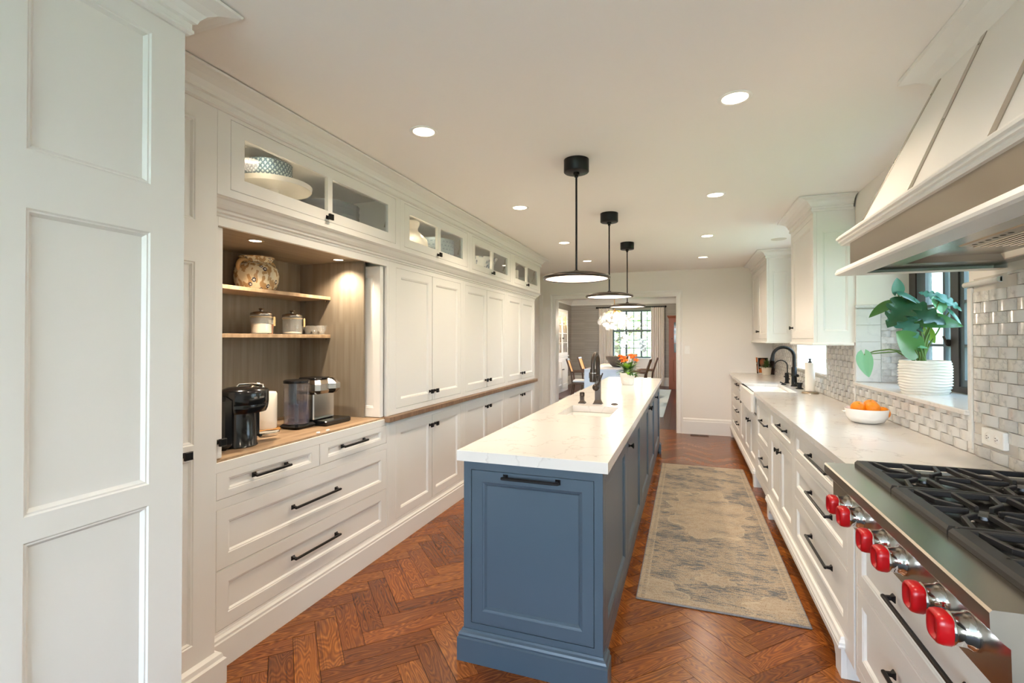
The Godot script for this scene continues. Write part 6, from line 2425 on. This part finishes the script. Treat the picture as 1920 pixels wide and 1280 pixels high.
	for s in [[-2.56, -2.13, "left of the dining room window"], [-1.0, -0.62, "right of the dining room window"]]:
		g = G.new()
		var n := 84
		for i in n:
			for row in 2:
				pass
			var u0 := float(i) / n
			var u1 := float(i + 1) / n
			var p0 := fold_at(s[0], s[1], u0)
			var p1 := fold_at(s[0], s[1], u1)
			g.q(p0 + Vector3(0, 0.02, 0), p1 + Vector3(0, 0.02, 0), p1 + Vector3(0, 2.36, 0), p0 + Vector3(0, 2.36, 0))
			var back := Vector3(0, 0, -0.004)
			g.q(p1 + back + Vector3(0, 0.02, 0), p0 + back + Vector3(0, 0.02, 0), p0 + back + Vector3(0, 2.36, 0), p1 + back + Vector3(0, 2.36, 0))
		solo("curtain", g, mats["curtain_linen"], "pale pleated floor-length curtain " + s[2], "curtain", "dining room curtains")

	# white built-in china cupboard, lit inside
	var X := -3.12
	at = Vector3(-3.29, 0, -12.6)
	t = thing("china_cabinet", "white china cabinet with lit arched glass doors at the left of the dining room", "cabinet", at)
	g = G.new()
	slab(g, -3.455, X, 0.0, 0.93, -13.30, -11.90)
	slab(g, -3.455, X, 2.12, 2.2, -13.30, -11.90)
	slab(g, -3.455, -3.44, 0.93, 2.12, -13.30, -11.90)
	slab(g, -3.44, X, 0.93, 2.12, -13.30, -13.24)
	slab(g, -3.44, X, 0.93, 2.12, -11.96, -11.90)
	g.box(Vector3(-3.455, 0.93, -13.32), Vector3(X + 0.03, 0.965, -11.88), 0.004)
	part(t, "body", g, mats["trim_paint"])
	for y in [1.25, 1.55, 1.85]:
		g = G.new()
		slab(g, -3.44, -3.16, y, y + 0.012, -13.24, -11.96)
		part(t, "shelf", g, mats["trim_paint"])
	for d in [[-11.97, -12.60], [-12.60, -13.23]]:
		g = G.new()
		g.paneled(Vector3(X + 0.02, 0.1, d[0] - 0.003), Vector3.FORWARD, Vector3.UP, 0.624, 0.80, 0.02, [[0.08, 0.10, 0.544, 0.70]], RECESS)
		var lo := part(t, "door", g, mats["trim_paint"])
		square_knob(lo, frame_at(1, X + 0.02, 0.60, d[1] + 0.06 if d[0] > -12.0 else d[0] - 0.06))
		g = G.new()
		# arched light: stiles, rails, and a stepped round head
		var z0: float = d[0] - 0.003
		slab(g, X, X + 0.02, 0.97, 2.11, z0, z0 - 0.075)
		slab(g, X, X + 0.02, 0.97, 2.11, z0 - 0.549, z0 - 0.624)
		slab(g, X, X + 0.02, 0.97, 1.05, z0 - 0.075, z0 - 0.549)
		var head := PackedVector2Array([Vector2(0.0, 2.11), Vector2(0.0, 1.78)])
		for k in 13:
			var a := PI - PI * k / 12.0
			head.append(Vector2(0.237 + 0.235 * cos(a), 1.80 + 0.235 * sin(a)))
		head.append(Vector2(0.474, 1.78))
		head.append(Vector2(0.474, 2.11))
		g.x = Transform3D(Basis(Vector3.FORWARD, Vector3.UP, Vector3.RIGHT), Vector3(X, 0, z0 - 0.075))
		g.prism(head, 0.02)
		g.x = Transform3D.IDENTITY
		slab(g, X + 0.004, X + 0.016, 1.05, 2.03, z0 - 0.302, z0 - 0.322)
		for y in [1.30, 1.55, 1.78]:
			slab(g, X + 0.004, X + 0.016, y, y + 0.018, z0 - 0.075, z0 - 0.549)
		var up := part(t, "glass_door", g, mats["trim_paint"])
		g = G.new()
		slab(g, X + 0.008, X + 0.011, 1.04, 2.05, z0 - 0.07, z0 - 0.555)
		part(up, "pane", g, mats["pane"])
		square_knob(up, frame_at(1, X + 0.02, 1.43, d[1] + 0.05 if d[0] > -12.0 else d[0] - 0.05))
	g = G.new()
	for y in [0.25, 0.75, 1.15, 1.95]:
		slab(g, X + 0.0, X + 0.024, y - 0.03, y + 0.03, -13.236, -13.228)
	part(t, "hinge", g, mats["black_metal"])
	for z in [-12.3, -12.9]:
		lamp_puck(t, Vector3(-3.26, 2.118, z), 2.6, rgb(255, 206, 130), 0.03)
	var wares := [[-12.95, 0.965], [-12.6, 1.262], [-13.0, 1.262], [-12.75, 1.562], [-13.05, 1.862], [-12.6, 0.965]]
	for k in 6:
		g = G.new()
		g.lathe([Vector2(0, 0), Vector2(0.04, 0), Vector2(0.07, 0.05), Vector2(0.065, 0.12), Vector2(0.03, 0.17), Vector2(0.035, 0.2), Vector2(0.03, 0.2), Vector2(0.02, 0.16), Vector2(0, 0.1)], 18, Vector3(-3.3, wares[k][1], wares[k][0]))
		solo("china_jar", g, mat("amber_ware", rgb(196, 140, 70), 0.25), "amber pottery jar inside the lit china cabinet, " + ["lowest shelf at the right", "second shelf at the left", "second shelf at the right", "third shelf", "top shelf at the right", "lowest shelf at the left"][k], "jar", "jars in the china cabinet")

	# reddish wooden cupboard at the right
	at = Vector3(-0.1, 0, -14.7)
	t = thing("wooden_cupboard", "tall reddish wooden cupboard with a glazed door, right of the curtain", "cabinet", at)
	g = G.new()
	slab(g, -0.47, 0.35, 0.0, 2.03, -15.1, -14.42)
	part(t, "body", g, mats["cherry_wood"])
	g = G.new()
	g.mould([Vector3(-0.47, 0, -15.1), Vector3(-0.47, 0, -14.42), Vector3(0.35, 0, -14.42), Vector3(0.35, 0, -15.1)], [Vector2(0, 2.0), Vector2(0.015, 2.0), Vector2(0.035, 2.04), Vector2(0.045, 2.07), Vector2(0, 2.07)])
	part(t, "cornice", g, mats["cherry_wood"])
	g = G.new()
	g.paneled(Vector3(-0.44, 0.95, -14.40), Vector3.RIGHT, Vector3.UP, 0.76, 1.02, 0.02, [[0.11, 0.08, 0.65, 0.93]], RECESS, true)
	for y in [1.28, 1.53, 1.72]:
		slab(g, -0.33, 0.21, y, y + 0.015, -14.416, -14.405)
	var dd := part(t, "glass_door", g, mats["cherry_wood"])
	g = G.new()
	slab(g, -0.34, 0.22, 1.02, 1.89, -14.415, -14.412)
	part(dd, "pane", g, mat("dim_pane", rgb(92, 104, 100), 0.05))
	g = G.new()
	g.ball(Vector3(-0.385, 1.42, -14.385), Vector3(0.015, 0.015, 0.015), 12, 8)
	part(dd, "knob", g, mats["bronze_metal"])
	g = G.new()
	g.paneled(Vector3(-0.44, 0.12, -14.40), Vector3.RIGHT, Vector3.UP, 0.76, 0.80, 0.02, [[0.09, 0.09, 0.67, 0.71]], RECESS)
	part(t, "door", g, mats["cherry_wood"])

	g = G.new()
	g.box(Vector3(-2.75, 0.0005, -14.1), Vector3(-0.395, 0.012, -9.1), 0.004)
	solo("dining_rug", g, mats["pale_rug"], "pale blue-grey rug under the dining table", "rug")
	g = G.new()
	slab(g, -2.86, -2.56, 0.0005, 0.004, -10.9, -10.6)
	slab(g, -2.86, -2.56, 0.0005, 0.004, -11.3, -11.0)
	solo("dining_register", g, mats["register_metal"], "dark floor register in the dining room boards left of the table", "floor vent")


func fold_at(x0: float, x1: float, u: float) -> Vector3:
	return Vector3(lerpf(x0, x1, u), 0, -15.09 + 0.022 * sin(u * TAU * 6.0) + 0.008 * sin(u * TAU * 2.3))


# built facing +z, round its own origin
func chair_parts(c: Node3D) -> void:
	var m: Material = mats["chair_wood"]
	for s in [-1, 1]:
		var g := G.new()
		g.tube([Vector3(s * 0.21, 0, 0.20), Vector3(s * 0.21, 0.42, 0.20)], [0.016, 0.022], 10)
		part(c, "leg", g, m)
		g = G.new()
		g.tube([Vector3(s * 0.20, 0, -0.24), Vector3(s * 0.20, 0.42, -0.20), Vector3(s * 0.20, 0.62, -0.22), Vector3(s * 0.20, 0.95, -0.33)], [0.017, 0.022, 0.02, 0.018], 10)
		part(c, "leg", g, m)
		g = G.new()
		g.tube([Vector3(s * 0.22, 0.66, -0.22), Vector3(s * 0.23, 0.67, 0.05), Vector3(s * 0.22, 0.64, 0.17)], 0.017, 10)
		g.tube([Vector3(s * 0.22, 0.64, 0.15), Vector3(s * 0.215, 0.44, 0.19)], 0.015, 10)
		part(c, "arm", g, m)
	var g2 := G.new()
	g2.box(Vector3(-0.23, 0.39, -0.22), Vector3(0.23, 0.43, 0.22), 0.006)
	part(c, "seat_frame", g2, m)
	g2 = G.new()
	g2.box(Vector3(-0.225, 0.43, -0.20), Vector3(0.225, 0.475, 0.225), 0.018)
	part(c, "seat", g2, mats["seat_white"], "white cushion")
	g2 = G.new()
	g2.x = Transform3D(Basis(Vector3.RIGHT, -0.32), Vector3(0, 0.62, -0.222))
	g2.box(Vector3(-0.20, 0.0, -0.014), Vector3(0.20, 0.035, 0.014), 0.004)
	g2.box(Vector3(-0.20, 0.31, -0.014), Vector3(0.20, 0.355, 0.014), 0.004)
	part(c, "back_rail", g2, m)
	g2 = G.new()
	g2.x = Transform3D(Basis(Vector3.RIGHT, -0.32), Vector3(0, 0.62, -0.222))
	g2.box(Vector3(-0.185, 0.035, -0.006), Vector3(0.185, 0.31, 0.006), 0.001)
	part(c, "cane_back", g2, mats["cane"], "woven cane back panel")


func build_rugs_and_plant() -> void:
	var g := G.new()
	g.box(Vector3(-0.262, 0.0005, -5.73), Vector3(0.568, 0.010, -2.70), 0.003)
	var u2 := PackedVector2Array()
	for p in g.v:
		u2.append(Vector2((p.x + 0.262) / 0.83, (p.z + 5.73) / 3.03))
	g.u = u2
	solo("runner_rug", g, mats["runner"], "long faded beige and blue runner rug in the right aisle", "rug")

	# big split-leaf plant in an oval ribbed pot on the sill
	var at := Vector3(1.262, 1.096, -3.36)
	var t := thing("window_plant", "split-leaf philodendron in a white wavy pot on the window sill", "potted plant", at)
	g = G.new()
	var segs := 64
	var rows := 44
	var pts := []
	for j in range(rows + 1):
		var y := 0.186 * j / rows
		var r := 0.104 + 0.014 * minf(1.0, y / 0.05) - 0.006 * maxf(0.0, (y - 0.15) / 0.036)
		var ring := []
		for i in range(segs + 1):
			var a := TAU * i / segs
			var w := 0.0034 * sin(y / 0.0155 * TAU + 0.9 * sin(a * 5.0 + y * 30.0)) if y > 0.008 and y < 0.178 else 0.0
			ring.append(at + Vector3(cos(a) * (r + w), y, sin(a) * (r + w) * 1.05))
		pts.append(ring)
	for j in rows:
		for i in segs:
			var n := []
			for k in [[j, i], [j, i + 1], [j + 1, i + 1], [j + 1, i]]:
				var jj: int = k[0]
				var ii: int = k[1]
				var du: Vector3 = pts[jj][mini(ii + 1, segs)] - pts[jj][maxi(ii - 1, 0)]
				var dv: Vector3 = pts[mini(jj + 1, rows)][ii] - pts[maxi(jj - 1, 0)][ii]
				n.append(dv.cross(du).normalized())
			g.t3(pts[j][i], pts[j][i + 1], pts[j + 1][i + 1], n[0], n[1], n[2])
			g.t3(pts[j][i], pts[j + 1][i + 1], pts[j + 1][i], n[0], n[2], n[3])
	g.lathe([Vector2(0, 0.001), Vector2(0.104, 0.001)], segs, at, TAU, Vector2(1, 1.05))
	g.lathe([Vector2(0.112, 0.186), Vector2(0.104, 0.186), Vector2(0.1, 0.16), Vector2(0, 0.16)], segs, at, TAU, Vector2(1, 1.05))
	part(t, "pot", g, mats["glazed_pot"], "white glazed pot with wavy ribs")
	g = G.new()
	g.lathe([Vector2(0.1, 0.163), Vector2(0.05, 0.17), Vector2(0, 0.172)], 24, at)
	part(t, "soil", g, mats["soil"])
	# leaves: foot of the blade, tip, face, length, width, droop, material
	var root := at + Vector3(-0.02, 0.165, 0.0)
	var leaves := [
		[Vector3(1.150, 1.672, -3.40), Vector3(0.02, 1, 0.1), Vector3(0.3, 0.1, 1), 0.085, 0.075, 0.1, "leaf_blue"],
		[Vector3(1.158, 1.655, -3.37), Vector3(1, -0.55, 0.2), Vector3(0.4, 0.8, 0.6), 0.13, 0.075, 0.15, "leaf_blue"],
		[Vector3(1.130, 1.608, -3.42), Vector3(-1, -0.5, 0.25), Vector3(-0.2, 0.8, 0.7), 0.14, 0.075, 0.2, "leaf_green"],
		[Vector3(1.175, 1.600, -3.34), Vector3(-0.65, -0.55, 0.7), Vector3(0.1, 0.75, 0.7), 0.20, 0.16, 0.25, "leaf_deep"],
		[Vector3(1.155, 1.575, -3.36), Vector3(0.9, -0.35, 0.5), Vector3(0.15, 0.5, 0.9), 0.21, 0.17, 0.2, "leaf_deep"],
		[Vector3(1.130, 1.540, -3.33), Vector3(0.4, -0.75, 0.5), Vector3(-0.2, 0.5, 0.9), 0.16, 0.13, 0.2, "leaf_blue"],
		[Vector3(1.180, 1.490, -3.33), Vector3(0.7, -0.4, 0.2), Vector3(0.1, 0.7, 0.7), 0.08, 0.05, 0.2, "leaf_blue"],
		[Vector3(1.228, 1.505, -3.34), Vector3(1, -0.08, 0.35), Vector3(0.0, 0.75, 0.65), 0.19, 0.15, 0.15, "leaf_green"],
		[Vector3(1.195, 1.340, -3.30), Vector3(-0.75, 0.62, 0.35), Vector3(0.1, 0.25, 1), 0.17, 0.15, -0.15, "leaf_green"],
		[Vector3(1.283, 1.455, -3.38), Vector3(0.35, -0.9, 0.1), Vector3(-0.5, 0.1, 0.9), 0.085, 0.05, 0.1, "leaf_young"],
		[Vector3(1.352, 1.635, -3.42), Vector3(-1, 0.42, 0.1), Vector3(0.2, 0.5, 0.9), 0.10, 0.07, 0.1, "leaf_blue"],
		[Vector3(1.352, 1.632, -3.40), Vector3(1, -0.6, 0.2), Vector3(0.3, 0.6, 0.8), 0.12, 0.08, 0.2, "leaf_blue"],
		[Vector3(1.345, 1.630, -3.41), Vector3(0.1, -0.9, 0.5), Vector3(0.1, 0.5, 0.9), 0.09, 0.08, 0.2, "leaf_pale"],
		[Vector3(1.385, 1.555, -3.38), Vector3(0.75, -1, 0.1), Vector3(0.6, 0.5, 0.6), 0.10, 0.05, 0.1, "leaf_blue"],
		[Vector3(0.967, 1.310, -3.33), Vector3(0.1, -1, 0.15), Vector3(-0.55, 0.1, 0.8), 0.13, 0.085, 0.1, "leaf_pale"],
		[Vector3(1.215, 1.358, -3.30), Vector3(0.9, -0.1, 0.3), Vector3(0.1, 0.7, 0.7), 0.04, 0.022, 0.1, "leaf_pale"]]
	var from := [0, 0, 0, 1, 1, 1, 2, 3, 4, 5, 6, 6, 6, 7, 8, 9]
	for k in leaves.size():
		var l = leaves[k]
		var foot: Vector3 = l[0]
		g = G.new()
		var start := root + Vector3(0.02 * sin(k * 2.1), 0, 0.03 * cos(k * 1.7))
		var mid := start.lerp(foot, 0.55) + (Vector3(0, 0.02, 0.01) if k != 14 else Vector3(0.0, 0.055, 0.02))
		var first: Vector3 = start.lerp(mid, 0.5) + (Vector3(0, 0.02, 0) if k != 14 else Vector3(0, 0.03, 0.0))
		g.tube([start, first, mid, mid.lerp(foot, 0.6) + Vector3(0, 0.008, 0), foot], [0.0048, 0.0044, 0.004, 0.0035, 0.003], 8)
		part(t, "stalk", g, mats["stem_green"])
		var dir: Vector3 = (l[1] as Vector3).normalized()
		var face: Vector3 = l[2]
		var side := (face - dir * face.dot(dir)).normalized()
		g = G.new()
		g.x = Transform3D(Basis(side.cross(dir), side, dir), foot)
		g.leaf(l[3], l[4], l[5], 0.22, 0.28, 14, 0.5 if k in [3, 4, 5, 10, 11] else 0.0)
		part(t, "leaf", g, mats[l[6]])
	g = G.new()
	var a1 := Vector3(1.17, 1.285, -3.32)
	g.tube([root, Vector3(1.12, 1.33, -3.32), Vector3(1.04, 1.322, -3.33), Vector3(0.967, 1.314, -3.33)], [0.004, 0.0038, 0.0032, 0.003], 8)
	part(t, "stalk", g, mats["stem_green"])
